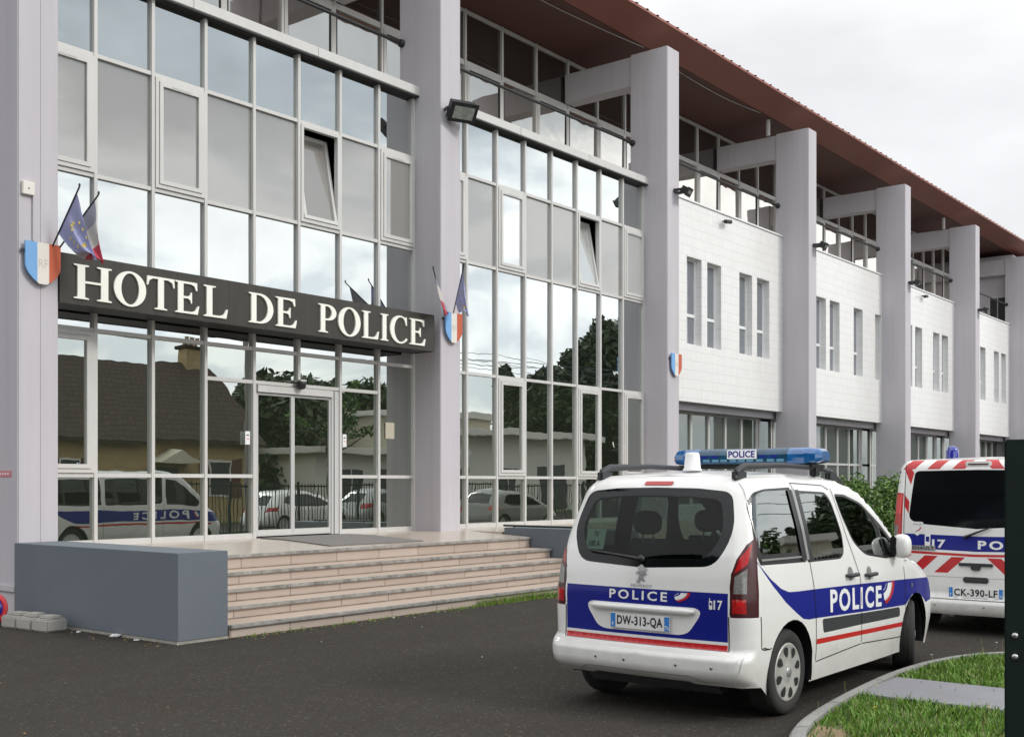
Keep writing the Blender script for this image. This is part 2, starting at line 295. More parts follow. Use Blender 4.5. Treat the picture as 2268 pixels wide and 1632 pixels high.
# ------------------------------------------------------------------ mesh helpers
def tag(o, label=None, cat=None, group=None, kind=None):
    if label: o['label'] = label
    if cat: o['category'] = cat
    if group: o['group'] = group
    if kind: o['kind'] = kind
    return o
def empty(name, loc, label=None, cat=None, group=None, rz=0):
    o = bpy.data.objects.new(name, None); o.location = loc; o.rotation_euler = (0, 0, rz); o.empty_display_size = .2
    COL.objects.link(o)
    return tag(o, label, cat, group)
class MB:
    def __init__(s): s.v = []; s.f = []; s.m = []; s.sm = []
    def add(s, vs, fs, m, smooth=False):
        b = len(s.v); s.v += [tuple(v) for v in vs]
        for f in fs: s.f.append(tuple(b + i for i in f)); s.m.append(m); s.sm.append(smooth)
    def box(s, x0, x1, y0, y1, z0, z1, m, rot=None, piv=None):
        vs = [(x, y, z) for z in (z0, z1) for y in (y0, y1) for x in (x0, x1)]
        if rot is not None:
            p = Vector(piv); vs = [tuple(rot @ (Vector(v) - p) + p) for v in vs]
        s.add(vs, [(0, 2, 3, 1), (4, 5, 7, 6), (0, 1, 5, 4), (2, 6, 7, 3), (0, 4, 6, 2), (1, 3, 7, 5)], m)
    def bbox(s, x0, x1, y0, y1, z0, z1, m, b=.01):     # box with bevelled edges
        bm = bmesh.new(); bmesh.ops.create_cube(bm, size=1)
        for v in bm.verts: v.co = ((x0 + x1) / 2 + v.co.x * (x1 - x0), (y0 + y1) / 2 + v.co.y * (y1 - y0), (z0 + z1) / 2 + v.co.z * (z1 - z0))
        bmesh.ops.bevel(bm, geom=bm.edges[:], offset=b, segments=2, affect='EDGES')
        s.bm(bm, m)
    def bm(s, bm, m, smooth=False, mw=None):
        bm.verts.index_update()
        s.add([(mw @ v.co if mw else v.co)[:] for v in bm.verts], [[v.index for v in f.verts] for f in bm.faces], m, smooth); bm.free()
    def tube(s, pts, r, m, n=10, caps=True):
        pts = [Vector(p) for p in pts]; rs = r if isinstance(r, (list, tuple)) else [r] * len(pts)
        vs = []; N = len(pts); up = None
        for i, p in enumerate(pts):
            d = (pts[min(i + 1, N - 1)] - pts[max(i - 1, 0)]).normalized()
            if up is None: up = Vector((0, 0, 1)) if abs(d.z) < .9 else Vector((1, 0, 0))
            a = d.cross(up).normalized(); up = a.cross(d).normalized()
            for k in range(n):
                t = 2 * math.pi * k / n
                vs.append(p + (a * math.cos(t) + up * math.sin(t)) * rs[i])
        fs = [(i * n + k, i * n + (k + 1) % n, (i + 1) * n + (k + 1) % n, (i + 1) * n + k) for i in range(N - 1) for k in range(n)]
        s.add(vs, fs, m, True)
        if caps: s.add(vs[:n], [tuple(range(n))[::-1]], m); s.add(vs[-n:], [tuple(range(n))], m)
    def lathe(s, prof, m, n=24, axis='z', c=(0, 0, 0), smooth=True):   # prof: (radius, height)
        vs = []
        for r, h in prof:
            for k in range(n):
                t = 2 * math.pi * k / n; a, b = r * math.cos(t), r * math.sin(t)
                v = (a, b, h) if axis == 'z' else ((a, h, b) if axis == 'y' else (h, a, b))
                vs.append((v[0] + c[0], v[1] + c[1], v[2] + c[2]))
        fs = [(i * n + k, i * n + (k + 1) % n, (i + 1) * n + (k + 1) % n, (i + 1) * n + k) for i in range(len(prof) - 1) for k in range(n)]
        s.add(vs, fs, m, smooth)
    def prism(s, contours, fn, d0, d1, m, sides=True, m_side=None):    # contours 2D (first outer, rest holes); fn(a,b,depth)->3D
        tess = tessellate_polygon([[Vector((a, b, 0)) for a, b in c] for c in contours])
        flat = [p for c in contours for p in c]
        s.add([fn(a, b, d0) for a, b in flat], [tuple(t) for t in tess], m)
        s.add([fn(a, b, d1) for a, b in flat], [tuple(t)[::-1] for t in tess], m_side or m)
        if sides:
            for c in contours:
                n = len(c); vs = [fn(a, b, d0) for a, b in c] + [fn(a, b, d1) for a, b in c]
                s.add(vs, [(i, (i + 1) % n, n + (i + 1) % n, n + i) for i in range(n)], m_side or m)
    def build(s, name, parent=None, at=None, recalc=True, normals=None):
        me = bpy.data.meshes.new(name)
        off = Vector(at) if at else Vector((0, 0, 0))
        me.from_pydata([(v[0] - off.x, v[1] - off.y, v[2] - off.z) for v in s.v], [], s.f)
        ks = []
        for k in s.m:
            if k not in ks: ks.append(k)
        for k in ks: me.materials.append(M[k])
        ix = {k: i for i, k in enumerate(ks)}
        me.polygons.foreach_set('material_index', [ix[k] for k in s.m])
        me.polygons.foreach_set('use_smooth', s.sm)
        me.validate(); me.update()
        if recalc:
            bm = bmesh.new(); bm.from_mesh(me); bmesh.ops.recalc_face_normals(bm, faces=bm.faces); bm.to_mesh(me); bm.free()
        if normals is not None and len(normals) == len(me.vertices): me.normals_split_custom_set_from_vertices(normals)
        o = bpy.data.objects.new(name, me); COL.objects.link(o)
        if at: o.location = at
        if parent is not None:
            o.parent = parent
        return o
def single(mb, name, at, label, cat, group=None, kind=None):
    return tag(mb.build(name, None, at), label, cat, group, kind)
def copy_tree(o, parent=None):
    c = o.copy(); COL.objects.link(c); c.parent = parent
    for ch in list(o.children): copy_tree(ch, c)
    return c

# text made with the built-in font, as flat 2D triangles
def text2d(body, w=None, h=1.0, bold=0.0, space=1.0, shear=0.0):
    cu = bpy.data.curves.new('t', 'FONT'); cu.body = body; cu.size = 1; cu.offset = bold; cu.space_character = space; cu.shear = shear; cu.resolution_u = 3
    ob = bpy.data.objects.new('t', cu); COL.objects.link(ob)
    dg = bpy.context.evaluated_depsgraph_get(); dg.update()
    me = bpy.data.meshes.new_from_object(ob.evaluated_get(dg))
    P = [(v.co.x, v.co.y) for v in me.vertices]; F = [tuple(p.vertices) for p in me.polygons]
    bpy.data.objects.remove(ob); bpy.data.curves.remove(cu); bpy.data.meshes.remove(me)
    x0 = min(p[0] for p in P); x1 = max(p[0] for p in P); y0 = min(p[1] for p in P); y1 = max(p[1] for p in P)
    sy = h / (y1 - y0); sx = (w / (x1 - x0)) if w else sy
    return [((a - x0) * sx, (b - y0) * sy) for a, b in P], F

# ------------------------------------------------------------------ ground
g = MB()
g.add([(-400, -400, 0), (600, -400, 0), (600, 500, 0), (-400, 500, 0)], [(0, 1, 2, 3)], 'asphalt')
g.build('ground').__setitem__('kind', 'structure')

# kerb line along the parking place, lawn behind it
KL = [(6.55, 1.5), (6.50, 2.4), (6.56, 2.85), (6.72, 3.10), (7.00, 3.24), (7.45, 3.37), (8.2, 3.48), (9.2, 3.57), (10.0, 3.60), (10.7, 3.55), (11.3, 3.40), (11.8, 3.05), (12.3, 2.3), (12.6, 1.5)]
def offs(pl, d):
    o = []
    for i, p in enumerate(pl):
        a = Vector(pl[max(i - 1, 0)]); b = Vector(pl[min(i + 1, len(pl) - 1)]); t = (b - a).normalized()
        o.append((p[0] + t.y * d, p[1] - t.x * d))
    return o
def smooth_pl(pl, k=2):
    for _ in range(k):
        q = [pl[0]]
        for a, b in zip(pl[:-1], pl[1:]):
            q += [(a[0] * .75 + b[0] * .25, a[1] * .75 + b[1] * .25), (a[0] * .25 + b[0] * .75, a[1] * .25 + b[1] * .75)]
        pl = q + [pl[-1]]
    return pl
KS = smooth_pl(KL)
k = MB(); pr = [(0, -.05), (0.0, .09), (.02, .115), (.05, .122), (.11, .122), (.11, .0)]
rows = [offs(KS, d) for d, z in pr]
for i in range(len(pr) - 1):
    n = len(KS)
    vs = [(*p, pr[i][1]) for p in rows[i]] + [(*p, pr[i + 1][1]) for p in rows[i + 1]]
    k.add(vs, [(j, j + 1, n + j + 1, n + j) for j in range(n - 1)], 'kerb_concrete')
acc = 0.
for i in range(1, len(KS)):
    acc += math.hypot(KS[i][0] - KS[i - 1][0], KS[i][1] - KS[i - 1][1])
    if acc > .95:
        acc = 0.; t_ = Vector((KS[i][0] - KS[i - 1][0], KS[i][1] - KS[i - 1][1])).normalized(); q0 = Vector(KS[i])
        pp = [(q0 + Vector((t_.y, -t_.x)) * d_, z_) for d_, z_ in ((-.002, .0), (-.002, .092), (.019, .1175), (.05, .1245), (.11, .1245))]
        vs = [(*(p_ + t_ * e_), z_) for e_ in (-.004, .004) for p_, z_ in pp]
        k.add(vs, [(j, j + 1, 5 + j + 1, 5 + j) for j in range(4)], 'dark_strip')
k.build('kerb').__setitem__('kind', 'structure')
inner = offs(KS, .11)
lw = MB(); lw.prism([inner + [(12.5, .9), (6.7, .9)]], lambda a, b, d: (a, b, d), .095, -.05, 'lawn')
lw.build('lawn_ground').__setitem__('kind', 'structure')
sl = MB(); sl.bbox(8.62, 9.56, .95, 3.44, .02, .118, 'slab_concrete', .006)
sl.build('path').__setitem__('kind', 'structure')
so = MB(); so.prism([[(6.66, 2.6), (6.72, 2.95), (6.95, 3.1), (7.4, 3.2), (7.35, 3.0), (7.0, 2.8)]], lambda a, b, d: (a, b, d), .101, .09, 'soil')
so.build('soil').__setitem__('kind', 'structure')

def in_poly(x, y, P):
    c = False; j = len(P) - 1
    for i in range(len(P)):
        if (P[i][1] > y) != (P[j][1] > y) and x < (P[j][0] - P[i][0]) * (y - P[i][1]) / (P[j][1] - P[i][1]) + P[i][0]: c = not c
        j = i
    return c
lawn_poly = offs(KS, .13) + [(12.4, .95), (6.75, .95)]
gr = MB(); rg = random.Random(3)
soilP = [(6.6, 2.5), (6.7, 3.0), (6.95, 3.15), (7.4, 3.25), (7.45, 3.05), (7.05, 2.8), (6.85, 2.5)]
cnt = 0
while cnt < 26000:
    x = rg.uniform(6.4, 12.6); y = rg.uniform(1.0, 3.6)
    if not in_poly(x, y, lawn_poly): continue
    if 8.60 < x < 9.58 and rg.random() < .995: continue
    if in_poly(x, y, soilP) and rg.random() < .9: continue
    cl = math.sin(x * 7.3 + 2 * math.sin(y * 5)) * math.sin(y * 6.1 + x) * .5 + .5
    h = rg.uniform(.025, .062) * (.6 + .8 * cl) * (1.5 if rg.random() < .03 else 1)
    a = rg.uniform(0, 6.28); w = rg.uniform(.003, .007); dx, dy = math.cos(a) * w, math.sin(a) * w
    b = rg.uniform(0, 6.28); lx, ly = math.cos(b) * h * rg.uniform(.2, .9), math.sin(b) * h * rg.uniform(.2, .9)
    m = rg.choices(['grass_a', 'grass_b', 'grass_c', 'grass_d'], [.46, .32, .14, .08])[0]
    z0 = .095
    gr.add([(x - dx, y - dy, z0), (x + dx, y + dy, z0), (x + dx * .7 + lx * .45, y + dy * .7 + ly * .45, z0 + h * .65), (x - dx * .7 + lx * .45, y - dy * .7 + ly * .45, z0 + h * .65), (x + lx, y + ly, z0 + h)], [(0, 1, 2, 3), (3, 2, 4)], m)
    cnt += 1
for _ in range(150):
    x = rg.uniform(6.7, 12.3); y = rg.uniform(1.1, 3.4)
    if not in_poly(x, y, lawn_poly) or 8.58 < x < 9.6: continue
    h = rg.uniform(.10, .20); lx, ly = rg.uniform(-.05, .05), rg.uniform(-.05, .05)
    gr.add([(x - .003, y, .095), (x + .003, y, .095), (x + lx + .002, y + ly, .095 + h), (x + lx - .002, y + ly, .095 + h)], [(0, 1, 2, 3)], 'grass_c')
    if rg.random() < .25:
        for k_ in range(5):
            a = k_ * 1.257; gr.add([(x + lx, y + ly, .095 + h), (x + lx + .012 * math.cos(a), y + ly + .012 * math.sin(a), .10 + h), (x + lx + .012 * math.cos(a + .8), y + ly + .012 * math.sin(a + .8), .10 + h)], [(0, 1, 2)], 'flower_yellow' if x < 8.3 else 'paper')
o = gr.build('grass', recalc=False); tag(o, 'green tufty grass on the verge behind the kerb', 'grass', kind='stuff')

# ------------------------------------------------------------------ POLICE STATION
PX = [7.49 + 8.0 * i for i in range(7)]
PW = .55
YF, YB = 13.92, 14.95          # pillar front, back
YC = 14.55                     # curtain wall frames
YU = 16.95                     # top-floor glazing
ZT = .86
st = empty('police_station', (7.49, 13.92, 0), 'long three storey police station with lilac pillars, mirrored curtain walls and a brown overhanging roof', 'building')
def part(mb, name, parent=st): # builds a part with world coordinates under an unrotated thing
    o = mb.build(name, parent)
    base = Vector((0, 0, 0)); p = parent
    while p is not None: base += Vector(p.location); p = p.parent
    o.location = -base
    return o
def sub(mb, name, parent):     # sub-part in world coordinates (parent part already sits at the world origin)
    return mb.build(name, parent)
for i, x in enumerate(PX):
    b = MB()
    b.bbox(x, x + PW, YF, YB, -.05, 12.07, 'lilac_render', .012)
    if i == 0:
        b.box(x + .30, x + .305, YF - .0015, YF + .01, .1, 12.0, 'pole_grey')
        b.box(x - .025, x + .25, YF + .05, YB - .02, .36, .43, 'lilac_render')
    p = part(b, 'pillar')
    b = MB(); b.bbox(x + .04, x + .46, YB - .01, YU - .02, 11.33, 12.04, 'lilac_render', .01); sub(b, 'beam', p)
b = MB(); b.box(7.50, 8.03, YB, 27, -.05, 12.3, 'lilac_render'); part(b, 'end_wall')
b = MB(); b.box(8.03, 62, 17.12, 27, -.05, 12.44, 'cabin_dark'); b.box(8.03, 62, 15.06, 17.1, 8.70, 8.9, 'concrete'); b.box(8.06, 23.48, 14.72, 15.06, 8.70, 8.9, 'concrete'); part(b, 'core')
b = MB(); b.box(55.49 + .55, 62, 14.75, 16.93, -.05, 12.3, 'lilac_render'); fwg = part(b, 'far_wing')
b = MB(); b.box(56.0, 56.038, 15.02, 15.82, 9.05, 10.42, 'white_alu'); b.box(55.99, 55.999, 15.09, 15.40, 9.12, 10.35, 'house_dark'); b.box(55.99, 55.999, 15.44, 15.75, 9.12, 10.35, 'house_dark'); b.build('window', fwg)

rp = random.Random(11)
def pane(mb, x0, x1, z0, z1, y, m, tilt=.0016):
    a, c = rp.uniform(-tilt, tilt), rp.uniform(-tilt, tilt)
    cx, cz = (x0 + x1) / 2, (z0 + z1) / 2
    f = lambda x, z: y + (x - cx) * a + (z - cz) * c
    P = [(x0, z0), (x1, z0), (x1, z1), (x0, z1)]
    vs = [(x, f(x, z), z) for x, z in P] + [(x, f(x, z) + .02, z) for x, z in P]
    mb.add(vs, [(0, 1, 2, 3), (7, 6, 5, 4), (0, 4, 5, 1), (1, 5, 6, 2), (2, 6, 7, 3), (3, 7, 4, 0)], m)
def frame(mb, x0, x1, z0, z1, y0, y1, w, m):
    mb.box(x0, x0 + w, y0, y1, z0, z1, m); mb.box(x1 - w, x1, y0, y1, z0, z1, m)
    mb.box(x0 + w, x1 - w, y0, y1, z0, z0 + w, m); mb.box(x0 + w, x1 - w, y0, y1, z1 - w, z1, m)
def sash(x0, x1, z0, z1, parent, open_deg=0, pm='white_pane'):
    # outer fixed frame, inner leaf with pane; the leaf may be tilted inwards at the top
    b = MB()
    frame(b, x0 + .005, x1 - .005, z0 + .005, z1 - .005, YC - .015, YC + .07, .055, 'white_alu')
    if open_deg: b.box(x0 + .06, x1 - .06, YC + .30, YC + .32, z0 + .06, z1 - .06, 'cabin_dark')
    fo = sub(b, 'opening_window', parent)
    b = MB(); h0, h1 = z0 + .066, z1 - .066
    c = MB(); frame(c, x0 + .066, x1 - .066, h0, h1, YC - .03, YC + .03, .06, 'white_alu'); pane(c, x0 + .12, x1 - .12, h0 + .055, h1 - .055, YC + .01, pm, .003)
    c.box((x0 + x1) / 2 - .16, (x0 + x1) / 2 + .16, YC - .035, YC - .03, h1 - .042, h1 - .018, 'grey_alu')
    if open_deg:
        rot = Matrix.Rotation(R(-open_deg), 3, 'X'); pv = Vector((0, YC, h0))
        c.v = [tuple(rot @ (Vector(v) - pv) + pv) for v in c.v]
    for q in range(len(c.f)): pass
    bb = MB(); bb.v, bb.f, bb.m, bb.sm = c.v, c.f, c.m, c.sm
    sub(bb, 'window_leaf', parent)
    return fo

ROWS = [.88, 1.85, 3.88, 6.05, 7.74, 8.86]
for bi in (0, 1):
    x0 = PX[bi] + PW; xs = [x0 + .93125 * i for i in range(9)]
    f = MB()
    for i, x in enumerate(xs):
        if i == 5 and bi == 0:       # the mullion stops above the sliding door
            f.box(x - .026, x + .026, YC, YC + .14, 3.40, 8.86, 'white_alu'); continue
        xa, xb = (x, x + .05) if i == 0 else ((x - .05, x) if i == 8 else (x - .026, x + .026))
        f.box(xa, xb, YC, YC + .14, .86, 8.86, 'white_alu')
    def tr(i0, i1, z, hh=.028):
        for i in range(i0, i1):
            xa = xs[i] + (.05 if i == 0 else .026); xb = xs[i + 1] - (.05 if i == 7 else .026)
            if bi == 0 and z < 3 and i in (4, 5): continue
            if bi == 0 and z == 3.35 and i == 4: xb = xs[5] + .0
            if bi == 0 and z == 3.35 and i == 5: xa = xs[5] + .0
            f.box(xa, xb, YC + .012, YC + .13, z - hh, z + hh, 'white_alu')
    for z in ROWS[1:5]: tr(0, 8, z)
    tr(0, 8, .90, .04)
    if bi == 0: tr(3, 7, 3.35)
    for i in range(9):               # dark strip painted in for the shadow gap beside every mullion
        if 0 < i < 8 and not (bi == 0 and i == 5): f.box(xs[i] + .026, xs[i] + .036, YC + .03, YC + .05, .94, 8.84, 'dark_strip')
    fo = part(f, 'curtain_wall')
    gm = bm_ = lo = None
    def cpane(_, *a):
        q = MB(); pane(q, *a); sub(q, 'glass_pane', fo)
    for i in range(8):
        xa, xb = xs[i] + .027, xs[i + 1] - .027
        for r in range(5):
            za, zb = ROWS[r] + (.06 if r == 0 else .028), ROWS[r + 1] - (.002 if r == 4 else .028)
            y = YC + .06
            if r == 3 and i in (0, 2, 5, 7):
                sash(xa, xb, za, zb, fo, 11 if i == 5 else 0, 'white_pane' if bi else 'blind_pane'); continue
            if r == 1 and ((bi == 0 and i == 0) or (bi == 1 and i in (2, 5, 7))):
                sash(xa, xb, za, zb, fo, 0, 'ground_pane'); continue
            if bi == 0 and i in (4, 5) and r == 0: continue
            if bi == 0 and i in (3, 4, 5, 6) and r == 1:
                cpane(lo, xa, xb, 3.378, zb, y, 'ground_pane')
                if i in (3, 6): cpane(lo, xa, xb, za, 3.322, y, 'ground_pane')
                continue
            if r == 3: cpane(bm_, xa, xb, za, zb, y, 'blind_pane')
            elif r <= 1: cpane(lo, xa, xb, za, zb, y, 'ground_pane')
            else: cpane(gm, xa, xb, za, zb, y, 'mirror_pane')
    c = MB()
    for q in range(3):
        c.bbox(x0 - .0 + q * 2.486, x0 + q * 2.486 + 2.482, YC - .115, YC + .15, 8.865, 9.03, 'white_alu', .008)
    c.box(x0, x0 + 7.45, YC - .10, YC + .1, 8.84, 8.864, 'dark_strip')
    sub(c, 'sill_flashing', fo)
    if bi == 0:
        d0, d1 = xs[4] + .026, xs[6] - .026
        d = MB(); d.box(d0, d0 + .03, YC + .02, YC + .12, .87, 3.31, 'grey_alu'); d.box(d1 - .17, d1, YC + .02, YC + .12, .87, 3.31, 'grey_alu'); d.box(d0 + .03, d1 - .17, YC - .02, YC + .13, 3.20, 3.31, 'white_alu')
        d.box(d1 - .12, d1 - .11, YC + .012, YC + .02, .87, 3.3, 'dark_strip')
        do = part(d, 'sliding_door')
        mid = 12.585
        for (xa, xb, yy) in ((d0 + .035, mid - .004, YC + .03), (mid + .004, d1 - .175, YC + .036)):
            d = MB(); frame(d, xa, xb, .885, 3.19, yy, yy + .045, .035, 'grey_alu')
            d.box(xa + .035, xb - .035, yy, yy + .045, .92, .985, 'white_alu')
            pane(d, xa + .035, xb - .035, .985, 3.155, yy + .02, 'ground_pane', .001); sub(d, 'door_leaf', do)
        d = MB(); d.lathe([(0, -.13), (.05, -.12), (.075, -.085), (.08, -.04), (.085, 0), (0, 0)], 'black_metal', 18, 'z', (12.66, YC - .09, 3.41)); d.box(12.60, 12.72, YC - .15, YC + .01, 3.41, 3.44, 'white_alu')
        sub(d, 'door_camera', do)

# tiled bays
SL = {2: [(25.86, 26.64), (26.94, 27.72), (28.77, 29.55), (29.85, 30.64)], 3: [(33.90, 34.68), (34.98, 35.77), (36.96, 37.74), (38.87, 39.42)],
      4: [(41.80, 42.58), (42.90, 43.66), (44.91, 45.66), (45.95, 46.73)], 5: [(49.9, 50.68), (50.98, 51.76), (53.02, 53.78), (54.14, 54.91)]}
for bi in (2, 3, 4, 5):
    xa, xb = PX[bi] + PW, PX[bi + 1]
    ya, yb, za, zb, sa, sb = 14.75, 15.05, 3.83, 8.98, 5.31, 7.57
    w = MB(); w.box(xa, xb, ya, yb, za, sa, 'white_tile'); w.box(xa, xb, ya, yb, sb, zb, 'white_tile')
    e = xa
    for (s0, s1) in SL[bi]:
        if s0 > e: w.box(e, s0, ya, yb, sa, sb, 'white_tile')
        e = s1
    if e < xb: w.box(e, xb, ya, yb, sa, sb, 'white_tile')
    w.box(xa, xb + .549, yb + .001, 15.42, za - .19, za + .1, 'lilac_render')
    part(w, 'cladding_wall')
    for (s0, s1) in SL[bi]:
        yb = 14.95
        f = MB(); frame(f, s0, s1, sa, sb, yb - .02, yb + .05, .055, 'white_cap'); f.box(s0 + .055, s1 - .055, yb - .02, yb + .05, 6.06, 6.14, 'white_cap')
        f.box(s0, s1, yb - .10, yb - .02, sa, sa + .025, 'white_cap')
        fo = part(f, 'slit_window')
        q = MB(); pane(q, s0 + .05, s1 - .05, sa + .05, 6.07, yb + .01, 'slit_pane'); pane(q, s0 + .05, s1 - .05, 6.14, sb - .05, yb + .01, 'slit_pane'); sub(q, 'pane', fo)
    yb = 15.05
    c = MB(); c.bbox(xa, xb, 14.715, 15.10, 8.985, 9.035, 'white_cap', .006); part(c, 'parapet_cap')
    y = 15.42
    f = MB(); xg = [PX[bi] - .12 + .98 * i for i in range(10)]
    for x in xg: f.box(x - .045, x + .045, y, y + .1, 1.10, 3.83, 'white_alu')
    for i in range(9):
        for z in (1.13, 2.36, 3.62): f.box(xg[i] + .045, xg[i + 1] - .045, y + .01, y + .09, z - .035, z + .035, 'white_alu')
        f.box(xg[i] + .045, xg[i + 1] - .045, y + .02, y + .08, 3.655, 3.83, 'grey_alu')
    f.box(xa - .25, xb + .25, y, 15.7, -.05, 1.09, 'lilac_render')
    fo = part(f, 'ground_floor_window')
    for i in range(9):
        q = MB(); pane(q, xg[i] + .045, xg[i + 1] - .045, 2.395, 3.585, y + .05, 'green_pane'); pane(q, xg[i] + .045, xg[i + 1] - .045, 1.165, 2.325, y + .05, 'green_pane'); sub(q, 'lower_pane', fo)
# top floor: a continuous band of glazing behind the balcony, one part per bay
for bi in range(7):
    X0 = 7.70 + 8.0 * bi
    f = MB(); q = MB(); ups = []
    if bi == 6:
        f.box(X0, X0 + 8, YU, YU + .2, 8.9, 12.48, 'lilac_render')
        part(f, 'upper_wall'); continue
    xs = [X0 + 8 / 6 * i for i in range(7)]
    for i, x in enumerate(xs[:-1]):
        f.box(x - .03, x + .03, YU - .02, YU + .1, 8.9, 12.48, 'white_alu')
        f.box(x + .03, xs[i + 1] - .03, YU, YU + .08, 12.40, 12.48, 'white_alu')
        f.box(x + .03, xs[i + 1] - .03, YU, YU + .08, 11.20, 11.32, 'white_alu')
        f.box(x + .03, xs[i + 1] - .03, YU, YU + .08, 8.9, 9.05, 'white_alu')
        op = (i % 2 == 1)
        q = MB(); pane(q, x + .03, xs[i + 1] - .03, 11.32, 12.40, YU + .04, 'upper_dark_pane', .004); ups.append((q, 'upper_pane'))
        if op:
            s = MB(); frame(s, x + .035, xs[i + 1] - .035, 9.06, 11.20, YU - .035, YU + .03, .075, 'white_alu')
            frame(s, x + .11, xs[i + 1] - .11, 9.135, 11.125, YU - .02, YU + .03, .02, 'dark_strip')
            s.box(x + .45, x + .85, YU - .045, YU - .035, 11.14, 11.17, 'grey_alu')
            pane(s, x + .13, xs[i + 1] - .13, 9.155, 11.105, YU + .0, 'upper_pane', .006); ups.append((s, 'opening_window'))
        else:
            q = MB(); pane(q, x + .04, xs[i + 1] - .04, 9.05, 11.18, YU + .04, 'upper_pane', .005); ups.append((q, 'upper_pane'))
            f.box(x + .03, x + .06, YU - .022, YU + .03, 9.05, 11.18, 'dark_strip')  # dark strip painting the mullion's reflection in the pane beside it
    fo = part(f, 'upper_window_wall')
    for q, nm in ups: sub(q, nm, fo)
for bi in range(6):
    b = MB(); xa, xb = PX[bi] + PW, PX[bi + 1]
    b.tube([(xa, 14.88, 9.93), (xb, 14.88, 9.93)], .032, 'black_metal', 10)
    b.lathe([(0, 0), (.075, 0), (.075, .03), (.03, .05)], 'black_metal', 14, 'x', (xa, 14.88, 9.93)); b.lathe([(0, 0), (.075, 0), (.075, -.05), (.03, -.07)], 'black_metal', 14, 'x', (xb, 14.88, 9.93))
    part(b, 'balcony_rail')
CABLES = [[(18.0, 15.30, 12.49), (20.35, 15.35, 12.48), (22.5, 15.20, 12.48), (24.2, 15.02, 12.49)], [(24.6, 15.08, 12.49), (26.4, 15.19, 12.48), (28.4, 15.23, 12.475), (29.5, 15.16, 12.48), (30.6, 15.02, 12.49)]]
def smooth_pl3(P_):
    P_ = [Vector(p) for p in P_]
    for _ in range(2): P_ = [P_[0]] + [q for a, b in zip(P_[:-1], P_[1:]) for q in (a.lerp(b, .25), a.lerp(b, .75))] + [P_[-1]]
    return P_
# roof
RX0, RX1 = 2.0, 66.0
b = MB(); b.prism([[(14.02, 12.69), (14.02, 12.702), (22, 13.49), (27, 13.0), (27, 12.52), (17.0, 12.56), (15.02, 12.55), (14.10, 12.67)]], lambda a, c, d: (d, a, c), RX0, RX1, 'brown_metal')
ro = part(b, 'roof')
b = MB()
for kx in range(int((RX1 - RX0) / .46)):
    x = RX0 + kx * .46
    b.add([(x, 13.99, 12.70), (x + .10, 13.99, 12.70), (x + .08, 13.99, 12.712), (x + .02, 13.99, 12.712), (x, 17, 12.995), (x + .10, 17, 12.995), (x + .08, 17, 13.02), (x + .02, 17, 13.02)], [(0, 1, 2, 3), (1, 5, 6, 2), (2, 6, 7, 3), (3, 7, 4, 0)], 'brown_metal')
sub(b, 'roof_ribs', ro)
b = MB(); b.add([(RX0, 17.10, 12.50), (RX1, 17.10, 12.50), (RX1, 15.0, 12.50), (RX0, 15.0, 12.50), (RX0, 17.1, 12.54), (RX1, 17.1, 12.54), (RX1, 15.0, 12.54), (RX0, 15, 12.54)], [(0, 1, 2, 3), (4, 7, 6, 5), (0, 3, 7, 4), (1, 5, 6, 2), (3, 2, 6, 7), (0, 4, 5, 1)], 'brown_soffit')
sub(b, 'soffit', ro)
b = MB(); nP = 20; wP = (RX1 - RX0) / nP
for kx in range(nP):
    a, c = RX0 + kx * wP, RX0 + (kx + 1) * wP - .006
    b.add([(a, 14.98, 12.50), (c, 14.98, 12.50), (c, 14.02, 12.645), (a, 14.02, 12.645), (a, 14.98, 12.54), (c, 14.98, 12.54), (c, 14.02, 12.695), (a, 14.02, 12.695)], [(0, 1, 2, 3), (4, 7, 6, 5), (0, 3, 7, 4), (1, 5, 6, 2), (3, 2, 6, 7), (0, 4, 5, 1)], 'brown_metal')
sub(b, 'fascia_band', ro)
for x in (31.18, 47.2):
    b = MB(); b.tube([(x + .2, 15.15, 12.03), (x + .2, 15.15, 12.51)], .065, 'white_alu', 12); sub(b, 'roof_post', ro)
b = MB()
for P_ in CABLES: b.tube(smooth_pl3(P_), .010, 'grey_alu', 6)
sub(b, 'soffit_cable', ro)

# ------------------------------------------------------------------ terrace, steps, low walls
TR = lambda y: .790 if y < 12.35 else (.790 + (ZT - .790) * (y - 12.32) / 1.38 if y < 13.7 else ZT)      # the terrace falls a little towards the steps
b = MB(); b.prism([[(8.12, 12.32), (16.05, 12.32), (16.05, 13.7), (8.12, 13.7)]], lambda a, c, d: (a, c, TR(c) if d > 0 else d), ZT, -.05, 'stone_floor'); b.prism([[(8.12, 13.7), (16.05, 13.7), (16.05, 12.95), (24, 12.95), (24, 14.72), (8.04, 14.72), (8.04, 13.93), (8.12, 13.93)]], lambda a, c, d: (a, c, d), ZT, -.05, 'stone_floor')
b.build('terrace').__setitem__('kind', 'structure')
SY = [10.43, 10.89, 11.35, 11.81, 12.27]; SZ = [.148, .293, .444, .603, .791]; SE = [16.045] * 5
stp = empty('entrance_steps', (11.5, 10.43, 0), 'five wide pinkish stone steps with mossy nosings in front of the entrance', 'steps')
